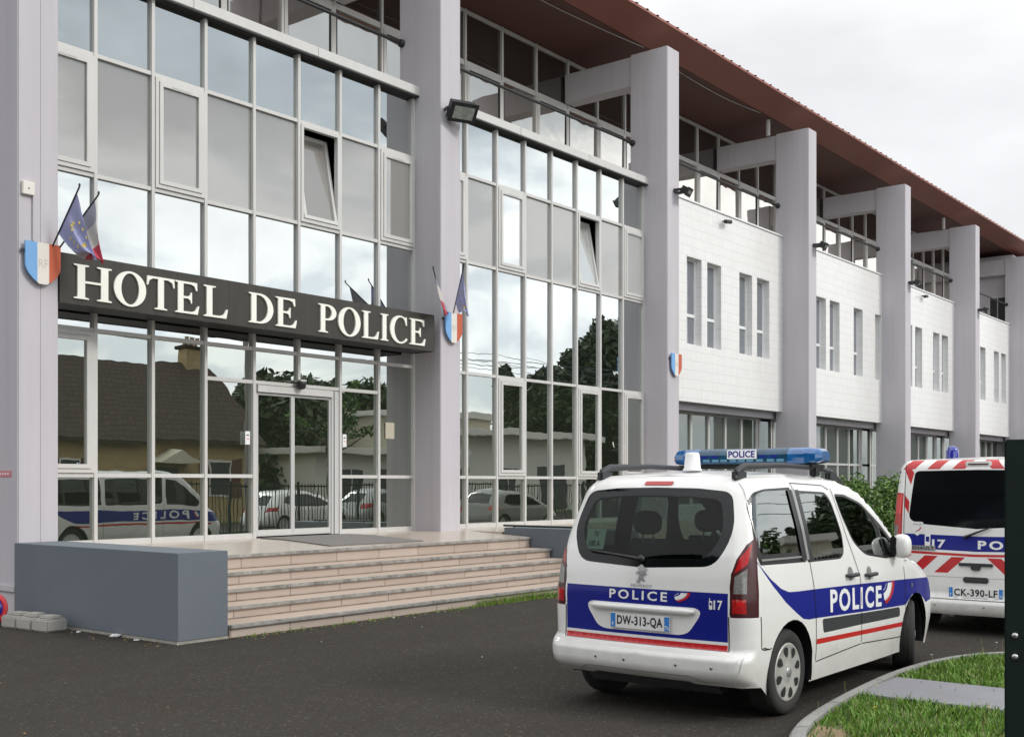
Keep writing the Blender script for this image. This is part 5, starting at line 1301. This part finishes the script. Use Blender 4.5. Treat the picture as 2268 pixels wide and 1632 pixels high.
k.build('emergency_number', car, recalc=False)
k = MB()   # chrome badge: a standing heraldic beast, and the maker's word below it
lion = [(.020, 0), (.045, .004), (.040, .018), (.052, .034), (.060, .020), (.085, .012), (.088, .022), (.074, .032), (.068, .052), (.072, .068), (.090, .060), (.100, .072), (.086, .084), (.082, .094), (.100, .098), (.104, .108), (.086, .112), (.070, .124), (.056, .138), (.040, .136), (.034, .126), (.018, .124), (.026, .114), (.016, .106), (.030, .100), (.034, .090), (.014, .084), (.006, .072), (.022, .070), (.034, .070), (.036, .054), (.030, .038), (.022, .022), (.014, .008)]
B.poly_decal(k, [(a, b) for a, b in lion], B.tail_conv(.055, .995), 'chrome', .008)
P, F = text2d('PEUGEOT', .185, .020, .02, 1.15); B.decal(k, P, F, B.tail_conv(.09, .966), 1, 'badge_grey', .004)
k.build('tail_badge', car, recalc=False)
# raised handle bar over the number plate and the plate recess
k = MB(); pts = []
for y in np.linspace(.45, -.45, 16): p = sh.S(sh.tail(y, .805), .805); pts.append((p.x - .012, y, .808))
k.tube(pts, [.012] + [.026] * 14 + [.012], 'car_white', 10); k.build('tailgate_handle', car)
k = MB()
for y0 in (-.455,): pass
rec = rnd([(-.46, .78), (.46, .78), (.37, .655), (.31, .636), (-.31, .636), (-.37, .655)], [.03, .03, .06, .05, .05, .06])
p = sh.S(0, .7)
numplate(car, p.x - .006, .005, .705, 'DW-313-QA')
for y in (.36, -.34, .10, -.62):
    k = MB(); pz = .425; p = sh.S(sh.tail(y, pz), pz); k.lathe([(0, -.004), (.011, -.0035), (.013, .001)], 'badge_grey', 12, 'x', (p.x, y, pz)); k.lathe([(0, -.0055), (.006, -.005)], 'car_black', 10, 'x', (p.x, y, pz)); k.build('parking_sensor', car)
k = MB(); p = sh.S(sh.tail(.42, 1.215), 1.215); q = sh.S(sh.tail(0, 1.19), 1.19)
k.tube([(q.x - .018, .02, 1.175), (sh.S(sh.tail(.25, 1.21), 1.21).x - .022, .25, 1.20), (p.x - .02, .50, 1.225)], [.016, .011, .007], 'car_black', 8); k.lathe([(0, -.03), (.03, -.028), (.034, .0)], 'car_black', 14, 'x', (q.x, .02, 1.172)); k.build('rear_wiper', car)
k = MB(); B.poly_decal(k, [(0, 0), (.185, 0), (.185, .155), (0, .155)], B.tail_conv(.575, 1.235), 'pale_paper', -.012)
P, F = text2d('TV', .05, .042, .02); B.decal(k, P, F, B.tail_conv(.505, 1.328), 1, 'ink', -.010); P, F = text2d('100 A', .105, .045, .025); B.decal(k, P, F, B.tail_conv(.535, 1.256), 1, 'ink', -.010)
k.build('paper_notice', car, recalc=False)
# side lettering
for sg, x in ((-1, 1.49), (1, 2.64)):
    k = MB()
    P, F = text2d('POLICE', 1.11, .185, .030, 1.22)
    B.decal(k, [(a, b - .040 * a * (1 if sg < 0 else -1) - (0 if sg < 0 else .044)) for a, b in P], F, B.side_conv(x, .712, sg), sg, 'reflective_white')
    k.build('side_lettering', car, recalc=False); k = MB()
    swoosh(B, k, B.side_conv(x - sg * 1.13, .672 if sg < 0 else .70, sg), .30, .19); k.build('tricolour_flash', car, recalc=False); k = MB()
    B.poly_decal(k, [(.022 * math.cos(t), .022 * math.sin(t)) for t in np.linspace(0, 6.283, 15)[:-1]], B.side_conv(3.40, .80, sg), 'lamp_clear', .006); k.build('side_repeater', car, recalc=False); k = MB()
    P, F = text2d('tepee', .09, .022, .01); B.decal(k, P, F, B.side_conv(3.22 if sg < 0 else 3.31, 1.02, sg), sg, 'badge_grey')
    k.build('model_badge', car, recalc=False)
for x in (.80, 3.53):
    for sg in (-1, 1):
        wheel(car, x, sg * .755, .323, .20, sg, steer=(20 if x > 2 else 0))
        arch_liner(car, x, sg, .384, .335, .60, .875 if x < 2 else .80)
k = MB(); k.bbox(.25, 4.05, -.60, .60, .20, .30, 'car_black', .03); k.bbox(.9, 3.4, -.84, .84, .24, .30, 'car_black', .03); k.bbox(.45, .62, -.5, .5, .22, .30, 'car_black', .02); k.build('underbody', car)
k = MB(); k.bbox(.25, 3.5, -.78, .78, .46, .52, 'cabin_dark', .02); k.bbox(2.75, 3.3, -.76, .76, .80, 1.07, 'cabin_dark', .06); k.bbox(.30, .62, -.70, .70, .52, 1.05, 'cabin_dark', .04)
k.tube([(2.55 + .0, .36 + .18 * math.cos(t), .98 + .18 * math.sin(t)) for t in np.linspace(0, 6.283, 20)], .014, 'cabin_dark', 6, False); k.build('cabin', car)
for y in (-.37, .37): seat(car, 2.2, y, .55, .50)
seat(car, 1.25, 0.0, .56, 1.25, True, 'rear_bench')

# ------------------------------------------------------------------ the police van behind it
VX, VY = 13.52, 3.975
van = empty('police_van', (VX, VY, 0), 'white police van with red and white chevrons on its tail, parked beyond the police car', 'police van')
vw = table([(.2, .93), (.5, .965), (.9, .985), (1.15, .985), (1.5, .97), (1.85, .935), (2.0, .91)], .1)
vxr = table([(.15, .10), (.22, .04), (.27, 0), (.38, .0), (.41, .05), (.6, .055), (1.0, .06), (1.3, .075), (1.6, .10), (1.9, .14), (2.05, .17)], .03)
vxf = table([(.15, 5.13), (.4, 5.23), (.7, 5.22), (.95, 5.07), (1.1, 4.85), (2, 4.65)], .06)
vtop = table([(0, 2.0), (.5, 2.025), (3.05, 2.025), (3.55, 1.97), (3.85, 1.82), (4.35, 1.38), (4.55, 1.22), (4.7, 1.14), (5.0, 1.02), (5.25, .9)], .12)
vrho = table([(0, .09), (3.4, .10), (3.8, .07), (4.5, .07), (5.0, .15)], .2)
vtp = table([(0, 1), (4.0, 1), (5.23, .93)], .3)
vs_ = Shell(vw, vxr, vxf, vtop, .10, .32, vtp, vrho, 1.0, 3.85, .02)
tl = topline(vs_)
bot = [(vs_.U4, .2)] + [(vs_.side(x, z), z) for x, z in dens([(4.78, .2)] + arch(4.38, .34, .40)[::-1] + arch(.85, .34, .40)[::-1] + [(.30, .235)], .05, False)] + [(vs_.tail(.8, .225), .225), (0, .225)]
Bv = Body(vs_, van, [(u, z) for u, z in tl] + bot, .09); Bv.topline = tl
rwv = rnd([(0, 1.895), (.725, 1.885), (.785, 1.31), (.64, 1.26), (0, 1.215)], [0, .06, .08, .1, 0])
Bv.mat(Bv.TAIL(rwv), 'rear_frit')
for j in range(5):          # chevrons over and beside the window, pointing to the middle
    a = .05 + j * .29
    Bv.mat(Bv.TAIL([(a, 1.90), (a + .145, 1.90), (a + .215 - .3, 2.06), (a + .07 - .3, 2.06)] if False else [(a + .10, 1.905), (a + .245, 1.905), (a + .145, 2.02), (a, 2.02)], .04), 'car_red')
Bv.mat(Bv.TAIL([(.735, 1.86), (.82, 1.99), (.85, 1.90), (.77, 1.72)]), 'car_red'); Bv.mat(Bv.TAIL([(.78, 1.52), (.835, 1.60), (.835, 1.46), (.785, 1.38)]), 'car_red')
Bv.mat(Bv.TAIL(rwv), 'rear_frit')
Bv.mat(Bv.TAIL([(0, .955), (.83, .975), (.83, 1.145), (0, 1.13)]), 'car_blue')
Bv.mat(Bv.TAIL([(0, .895), (.83, .915), (.83, .945), (0, .925)]), 'car_red')
for j in range(3):
    a = .12 + j * .31
    Bv.mat(Bv.TAIL([(a, .885 + .02 * a), (a + .155, .885 + .02 * a), (a + .155 + .2, .70), (a + .2, .70)]), 'car_red')
lampv = dens([(vs_.tail(.855, .90), .90), (vs_.tail(.85, 1.62), 1.62), (vs_.A + .295, 1.64), (vs_.A + .295, .90)], .04)
Bv.mat(lampv, 'lamp_red')
def lv(z0, z1, f0=.06, f1=.8): 
    a = vs_.tail(.84, (z0 + z1) / 2); w_ = vs_.A + .295 - a
    return dens([(a + f0 * w_, z0), (a + f0 * w_, z1), (a + f1 * w_, z1), (a + f1 * w_, z0)], .04)
Bv.mat(lv(1.38, 1.60), 'lamp_bright'); Bv.mat(lv(1.06, 1.24, .3, .95), 'lamp_clear'); Bv.mat(lv(.90, 1.03), 'lamp_dark_red')
Bv.mat(Bv.SIDE([(.30, 1.10), (4.75, 1.02), (5.05, .95), (5.05, .80), (4.8, .78), (.9, .80), (.55, .93)]), 'car_blue')
Bv.mat(Bv.SIDE([(.75, .70), (4.75, .70), (4.75, .745), (.75, .745)]), 'car_red')
swv = [Bv.SIDE(rnd([(.32, 1.80), (1.55, 1.83), (1.55, 1.20), (.45, 1.22), (.34, 1.32)], [.08, .04, .04, .06, .06])), Bv.SIDE(rnd([(1.65, 1.83), (3.20, 1.83), (3.20, 1.20), (1.65, 1.20)], .05)), Bv.SIDE(rnd([(3.31, 1.80), (3.63, 1.76), (3.90, 1.58), (4.30, 1.22), (4.25, 1.12), (3.31, 1.16)], .04))]
for q, nmw in zip(swv, ('rear_side_window', 'middle_window', 'front_door_window')):
    Bv.mat(q, 'dark_glass'); Bv.obj(q, nmw)
Bv.obj(Bv.TAIL([(0, .225), (.85, .225), (.85, .395), (0, .395)]), 'rear_bumper')
Bv.obj(Bv.TAIL(rnd([(0, .40), (.83, .40), (.845, 1.9), (.80, 1.985), (0, 2.0)], [0, .03, .02, .04, 0])), 'tailgate'); Bv.obj(Bv.TAIL(rwv), 'rear_window'); Bv.obj(lampv, 'tail_lamp')
Bv.make('car_white', 'body', ('rear_side_window', 'middle_window', 'front_door_window'))
Bv.top(0, 'car_white', (3.80, 4.57), 13, .03)
g = MB()
for sg in (-1, 1):
    Bv.ribbon(g, [(vs_.tail(.838, z), z) for z in np.linspace(.41, 1.96, 24)], sg, .008)
    Bv.ribbon(g, [(vs_.A + .1 + .19 * t, 1.75 - .0 * t) for t in np.linspace(0, 1, 5)], sg, .006)
    Bv.ribbon(g, [(vs_.tail(y, .40), .40) for y in np.linspace(0, .84, 10)], sg, .012); Bv.ribbon(g, [(vs_.tail(y, .655), .655) for y in np.linspace(0, .84, 10)], sg, .005, 'badge_grey')
    for x in (1.6, 3.25, 4.35): Bv.ribbon(g, [(vs_.side(x, z), z) for z in np.linspace(.35, 1.15, 10)], sg, .007)
    k = vs_.S(vs_.A + .18, 1.87); g.lathe([(0, .02), (.014, .02)], 'ink', 10, 'x', (k.x - .022, k.y * sg, 1.87))
g.build('panel_seams', van, recalc=False)
k = MB(); P, F = text2d('17', .155, .098, .03); Bv.decal(k, P, F, Bv.tail_conv(.50, .985), 1, 'reflective_white'); k.build('emergency_number', van, recalc=False); k = MB(); P, F = text2d('POLICE', .78, .10, .035, 1.35); Bv.decal(k, P, F, Bv.tail_conv(-.02, .985), 1, 'reflective_white'); k.build('tail_lettering', van, recalc=False); k = MB()
B2 = Bv; B2.poly_decal(k, rnd([(0, 0), (.065, 0), (.065, .16), (0, .16)], .012), Bv.tail_conv(.585, .985), 'reflective_white'); B2.poly_decal(k, [(.012, .07), (.053, .07), (.053, .13), (.012, .13)], Bv.tail_conv(.585, .985), 'car_blue', .004); B2.poly_decal(k, [(.004, .16), (.016, .16), (.016, .20), (.004, .20)], Bv.tail_conv(.585, .985), 'reflective_white'); k.build('phone_symbol', van, recalc=False); k = MB()
B2.poly_decal(k, rnd([(0, .17), (.14, .17), (.135, .06), (.07, 0), (.005, .06)], .02), Bv.tail_conv(.745, 1.115), 'plate_white', .004); swoosh(Bv, k, Bv.tail_conv(.715, 1.165), .085, .055, .005)
P, F = text2d('POLICE', .10, .022, .02); Bv.decal(k, P, F, Bv.tail_conv(.725, 1.245), 1, 'badge_grey', .005); k.build('shield_badge', van, recalc=False); k = MB()
B2.poly_decal(k, [(0, 0), (.33, 0), (.33, .058), (0, .058)], Bv.tail_conv(.79, .95), 'badge_grey', .004); P, F = text2d('RENAULT', .30, .036, .03, 1.1); Bv.decal(k, P, F, Bv.tail_conv(.775, .961), 1, 'car_plastic', .005)
k.build('maker_badge', van, recalc=False)
k = MB(); p = vs_.S(0, .80); k.bbox(p.x - .03, p.x, -.19, .19, .79, .825, 'car_plastic', .008); k.bbox(p.x - .035, p.x, -.05, .05, .745, .80, 'car_plastic', .01); k.bbox(p.x - .02, p.x, -.14, .14, .60, .665, 'car_plastic', .015); k.build('tailgate_handle', van)
p = vs_.S(0, .5); numplate(van, p.x - .004, .0, .485, 'CK-390-LF', .60, .12)
k = MB(); p = vs_.S(0, 1.96); k.bbox(p.x - .025, p.x + .02, -.13, .13, 1.935, 1.985, 'lamp_dark_red', .018); k.bbox(p.x - .018, p.x + .02, -.145, .145, 1.925, 1.995, 'car_white', .012); k.build('brake_light', van)
k = MB(); p = vs_.S(0, 1.2); k.tube([(p.x - .03, .13, 1.115), (p.x - .035, -.02, 1.18), (p.x - .02, -.16, 1.235)], [.018, .012, .007], 'car_black', 8); k.build('rear_wiper', van)
for y in (.45, -.1, -.6):
    k = MB(); p = vs_.S(vs_.tail(y, .33), .33); k.lathe([(0, -.003), (.012, -.003), (.014, .001)], 'badge_grey', 10, 'x', (p.x, y, .33)); k.build('parking_sensor', van)
k = MB(); k.lathe([(.085, 0), (.085, .03), (.078, .035)], 'car_black', 22, 'z', (1.2, .62, 2.02)); k.lathe([(.074, .034), (.074, .13), (.06, .165), (.03, .185), (0, .19)], 'beacon_blue', 22, 'z', (1.2, .62, 2.02)); k.build('beacon', van)
k = MB(); k.tube([(1.9, -.2, 2.03), (1.9, -.2, 2.03 + .42)], .006, 'car_black', 6); k.build('aerial', van)
k = MB()
P, F = text2d('POLICE', 1.55, .185, .03, 1.5); Bv.decal(k, P, F, Bv.side_conv(3.95, .83, 1), 1, 'reflective_white'); swoosh(Bv, k, Bv.side_conv(4.32, .82, 1), .22, .18); k.build('side_lettering', van, recalc=False)
for x in (.85, 4.38):
    for sg in (-1, 1):
        wheel(van, x, sg * .80, .335, .21, sg, 'grey_alu', detail=False)
        arch_liner(van, x, sg, .398, .34, .60, .91 if x < 2 else .85)
k = MB(); k.bbox(.25, 4.85, -.62, .62, .21, .32, 'car_black', .03); k.tube([(.15, .3, .22), (.9, .3, .25)], .035, 'steel', 10); k.build('underbody', van)
k = MB(); k.bbox(.3, 4.45, -.8, .8, .5, .56, 'cabin_dark', .02); k.bbox(2.2, 2.3, -.75, .75, .56, 1.4, 'seat_cloth', .04); k.bbox(3.95, 4.55, -.8, .8, .8, 1.1, 'cabin_dark', .05); k.build('cabin', van)

# ------------------------------------------------------------------ parked hatchbacks farther along the car park (seen mirrored in the glass)
def hatch(x, y, paint, label):
    c = empty('parked_car', (x, y, 0), label, 'car', 'cars parked along the street fence')
    w_ = table([(.2, .82), (.5, .88), (.85, .875), (1.0, .83), (1.3, .70), (1.5, .62)], .1); xr = table([(.2, .12), (.35, .0), (.6, .02), (.85, .10), (1.0, .16), (1.3, .42), (1.5, .62)], .06)
    xf = table([(.2, 4.05), (.5, 4.15), (.7, 4.05), (.85, 3.8), (1.5, 3.4)], .06)
    tp_ = table([(0, 1.02), (.3, 1.25), (.6, 1.42), (1.2, 1.49), (2.0, 1.47), (2.5, 1.33), (3.0, 1.05), (3.2, .97), (3.7, .88), (4.1, .75)], .15)
    rh = table([(0, .14), (2.4, .13), (3, .08), (3.6, .14)], .2); ta = table([(0, .96), (.8, 1), (3.2, 1), (4.1, .9)], .3)
    s_ = Shell(w_, xr, xf, tp_, .28, .32, ta, rh, 1.0, 2.9, .05); tl = topline(s_)
    bt = [(s_.U4, .2)] + [(s_.side(a, b), b) for a, b in dens([(3.8, .2)] + arch(3.3, .31, .36)[::-1] + arch(.75, .31, .36)[::-1] + [(.32, .25)], .06, False)] + [(0, .25)]
    b = Body(s_, c, [(u, z) for u, z in tl] + bt, .11); b.topline = tl
    sw = b.SIDE(rnd([(.75, 1.05), (.95, 1.28), (1.3, 1.36), (1.95, 1.36), (2.4, 1.24), (2.85, .98), (1.2, .95)], .06)); b.mat(sw, 'dark_glass'); b.obj(sw, 'side_window')
    rwn = b.TAIL([(0, 1.0), (.55, .98), (.48, 1.30), (0, 1.34)]); b.mat(rwn, 'dark_glass'); b.obj(rwn, 'rear_window')
    lm = dens([(s_.tail(.60, .72), .72), (s_.tail(.62, .9), .9), (s_.U1 + .12, .95), (s_.U1 + .08, .8)], .05); b.mat(lm, 'lamp_red'); b.obj(lm, 'tail_lamp')
    b.make(paint, 'body', ('side_window', 'rear_window')); b.top(0, paint, (2.3, 3.08), 9, .03)
    for xx in (.75, 3.3):
        for sg in (-1, 1): wheel(c, xx, sg * .74, .31, .19, sg, 'wheel_silver', detail=False)
    k = MB(); k.bbox(.2, 3.9, -.62, .62, .19, .32, 'car_black', .03)
    for xx in (.75, 3.3): k.lathe([(.355, -.83), (.355, .83)], 'car_black', 24, 'y', (xx, 0, .31)); 
    k.v = [(a_, b_, max(c_, .2)) for a_, b_, c_ in k.v]; k.bbox(.3, 3.4, -.78, .78, .4, .9, 'cabin_dark', .03); k.build('underbody', c)
hatch(30.6, 3.2, 'grey_paint', 'dark grey hatchback beyond the police van, mirrored in the second curtain wall')
hatch(29.8, -2.2, 'silver_paint', 'silver hatchback parked on the street beyond the fence, mirrored right of the sliding doors')
hatch(25.2, -2.1, 'car_white', 'plain white hatchback parked on the street, mirrored in the sliding doors')

# street fence, street, houses and trees across the road: what the curtain walls mirror
fc = empty('street_fence', (26, .75, 0), 'dark green vertical bar fence along the street, mirrored in the glass', 'fence')
b = MB()
for q in range(280): b.box(-12 + q * .135, -12 + q * .135 + .02, -.01, .01, .12, 1.72, 'dark_green_paint')
for z in (.2, 1.62): b.box(-12, 25.8, -.02, .02, z, z + .05, 'dark_green_paint')
b.build('bars', fc)
for q in range(15):
    b = MB(); b.bbox(-12.04 + q * 2.7, -11.96 + q * 2.7, -.04, .04, -.05, 1.8, 'dark_green_paint', .005); b.build('fence_post', fc)
road = MB(); road.add([(-60, -10, .006), (140, -10, .006), (140, -.6, .006), (-60, -.6, .006)], [(0, 1, 2, 3)], 'asphalt'); road.build('road')['kind'] = 'structure'
gv = MB(); gv.box(-60, 140, -60, -11.5, -.1, .05, 'lawn'); gv.build('gardens')['kind'] = 'structure'
hs = empty('brick_house', (29.2, -17, 0), 'yellow brick house with steep dark tiled roof, mirrored left of the sliding doors', 'house')
b = MB(); L, D = 5.2, 4.0
b.box(-L, L, -D, D, -.1, 3.7, 'house_brick'); b.prism([[(-D, 3.7), (D, 3.7), (0, 7.1)]], lambda a, c, d: (d, a, c), -L, L, 'house_brick'); b.build('wall', hs)
b = MB(); b.prism([[(-D - .4, 3.55), (0, 7.32), (D + .4, 3.55), (D + .4, 3.40), (0, 7.14), (-D - .4, 3.40)]], lambda a, c, d: (d, a, c), -L - .25, L + .25, 'roof_tile'); rfo = b.build('roof', hs)
b = MB(); b.bbox(3.85, 4.75, -.35, .35, 5.9, 8.05, 'house_brick', .02); b.bbox(3.72, 4.88, -.48, .48, 8.05, 8.2, 'roof_tile', .02)
for xx in (4.0, 4.3, 4.6): b.lathe([(.12, 8.2), (.10, 8.62), (.13, 8.66)], 'house_brick', 12, 'z', (xx, 0, 0))
b.build('chimney', rfo)
for xx, w in ((3.0, 1.2), (-4.2, .9)):
    b = MB(); b.box(xx - w / 2, xx + w / 2, D + .003, D + .04, 1.1, 2.75, 'house_white'); b.box(xx - w / 2 + .08, xx + w / 2 - .08, D + .041, D + .05, 1.18, 2.67, 'house_dark')
    for sg in (-1, 1): b.box(xx + sg * (w / 2 + .28) - .26, xx + sg * (w / 2 + .28) + .26, D + .003, D + .05, 1.08, 2.77, 'shutter_brown')
    b.build('window', hs)
b = MB(); b.box(-.3, .7, D + .003, D + .05, .1, 2.3, 'house_dark'); b.prism([[(-.9, 2.5), (1.3, 2.5), (.2, 3.15)]], lambda a, c, d: (a, d, c), D + .01, D + 1.1, 'house_cream'); b.build('porch', hs)
lb_ = empty('low_building', (52, -16.5, 0), 'low white building with wide pale roof fascia, mirrored in the second curtain wall', 'building')
b = MB(); b.box(-13, -2.001, -5, 2.2, -.1, 3.25, 'house_white'); b.box(-2, 11, -5, 2.2, -.1, 4.45, 'house_white'); b.build('wall', lb_)
b = MB(); b.bbox(-13.4, -2.0, -5.2, 3.0, 3.25, 3.6, 'house_white', .03); b.bbox(-2.2, 11.6, -5.2, 3.2, 4.45, 4.85, 'house_white', .03); b.bbox(-6, 1.0, -4.6, 2.0, 3.6, 5.5, 'house_cream', .03); b.bbox(-6.3, 1.3, -4.8, 2.3, 5.5, 5.85, 'house_white', .02); b.build('roof', lb_)
for q, (xx, w, z0, z1) in enumerate(((-10.5, 1.6, .9, 2.4), (-7.4, 2.2, .1, 2.5), (-2.6, 2.6, .7, 2.6), (2.5, 1.6, .9, 2.5), (7.0, 2.8, .1, 2.8))):
    b = MB(); b.box(xx - w / 2, xx + w / 2, 2.203, 2.25, z0, z1, 'house_dark'); b.box(xx - .04, xx + .04, 2.251, 2.28, z0, z1, 'house_white'); b.build('window', lb_)
tree(74, -20, 14.0, 4.4, 'tallest dark tree across the street, mirrored at the right of the second curtain wall', 1, n=26000, size=.36, trunk_h=.10)
tree(67.2, -20.5, 9.8, 3.4, 'broad dark tree across the street, mirrored left of the tallest one', 2, n=20000, size=.32, trunk_h=.10)
tree(61.6, -20, 10.2, 1.3, 'slim pointed conifer across the street, mirrored above the low building', 3, n=8000, size=.26, narrow=.8, trunk_h=.10)
tree(46, -22, 7.4, 3.2, 'bushy tree across the street, mirrored right of the sliding door', 4, n=14000, size=.3, trunk_h=.05)
tree(52, -23.5, 7.8, 3.4, 'dark bushy tree behind the low building', 5, n=12000, size=.3, trunk_h=.05)
tree(40.2, -19, 6.9, 3.6, 'dark leafy tree beside the brick house, mirrored in the sliding door', 6, n=16000, size=.3, trunk_h=.04)
tree(38.2, -12.5, 7.4, 2.3, 'thin young tree with few leaves, mirrored above the sliding door', 8, ('leaf_c', 'leaf_a'), n=900, size=.13, bare=True)
tree(24.5, -24, 5.2, 2.6, 'round dark tree left of the brick house', 9, n=5000, size=.22, trunk_h=.1)
for tx, ty, th, tr_, sd_, lab in ((-13, 3, 16, 6.0, 31, 'unseen dark tree added behind the photographer, mirrored in the tail window of the police car'), (-15, 13, 12, 5.2, 32, 'unseen dark tree added left behind the photographer, before the side of the station'), (-12, -7, 16, 6.0, 33, 'tall unseen dark tree added right behind the photographer, across the gate'), (-22, 19, 13, 5.5, 34, 'farthest unseen dark tree added on the left behind the photographer')):
    tree(tx, ty, th, tr_, lab, sd_, n=13000, size=.42, trunk_h=.06)  # trees added out of view to darken the tail window and left-facing sides
b = MB(); b.tube([(0, 0, -.1), (0, 0, 7.4)], [.13, .09], 'pole_grey', 12); o = b.build('utility_pole'); o.location = (24.3, -1.2, 0); tag(o, 'grey concrete utility pole standing at the street fence, mirrored beside the doors', 'pole')
wl_ = MB()
for q, (z, y) in enumerate(((7.2, -1.2), (7.0, -1.2), (8.6, -9.5), (8.2, -9.5), (7.8, -9.5))):
    wl_.tube([(-30 + 13 * i, y, z - .5 * math.sin(math.pi * ((i * 13 % 39) / 39.0))) for i in range(12)], .014, 'black_metal', 4)
tag(wl_.build('power_lines'), 'thin overhead power lines along the street', 'power lines', kind='stuff')
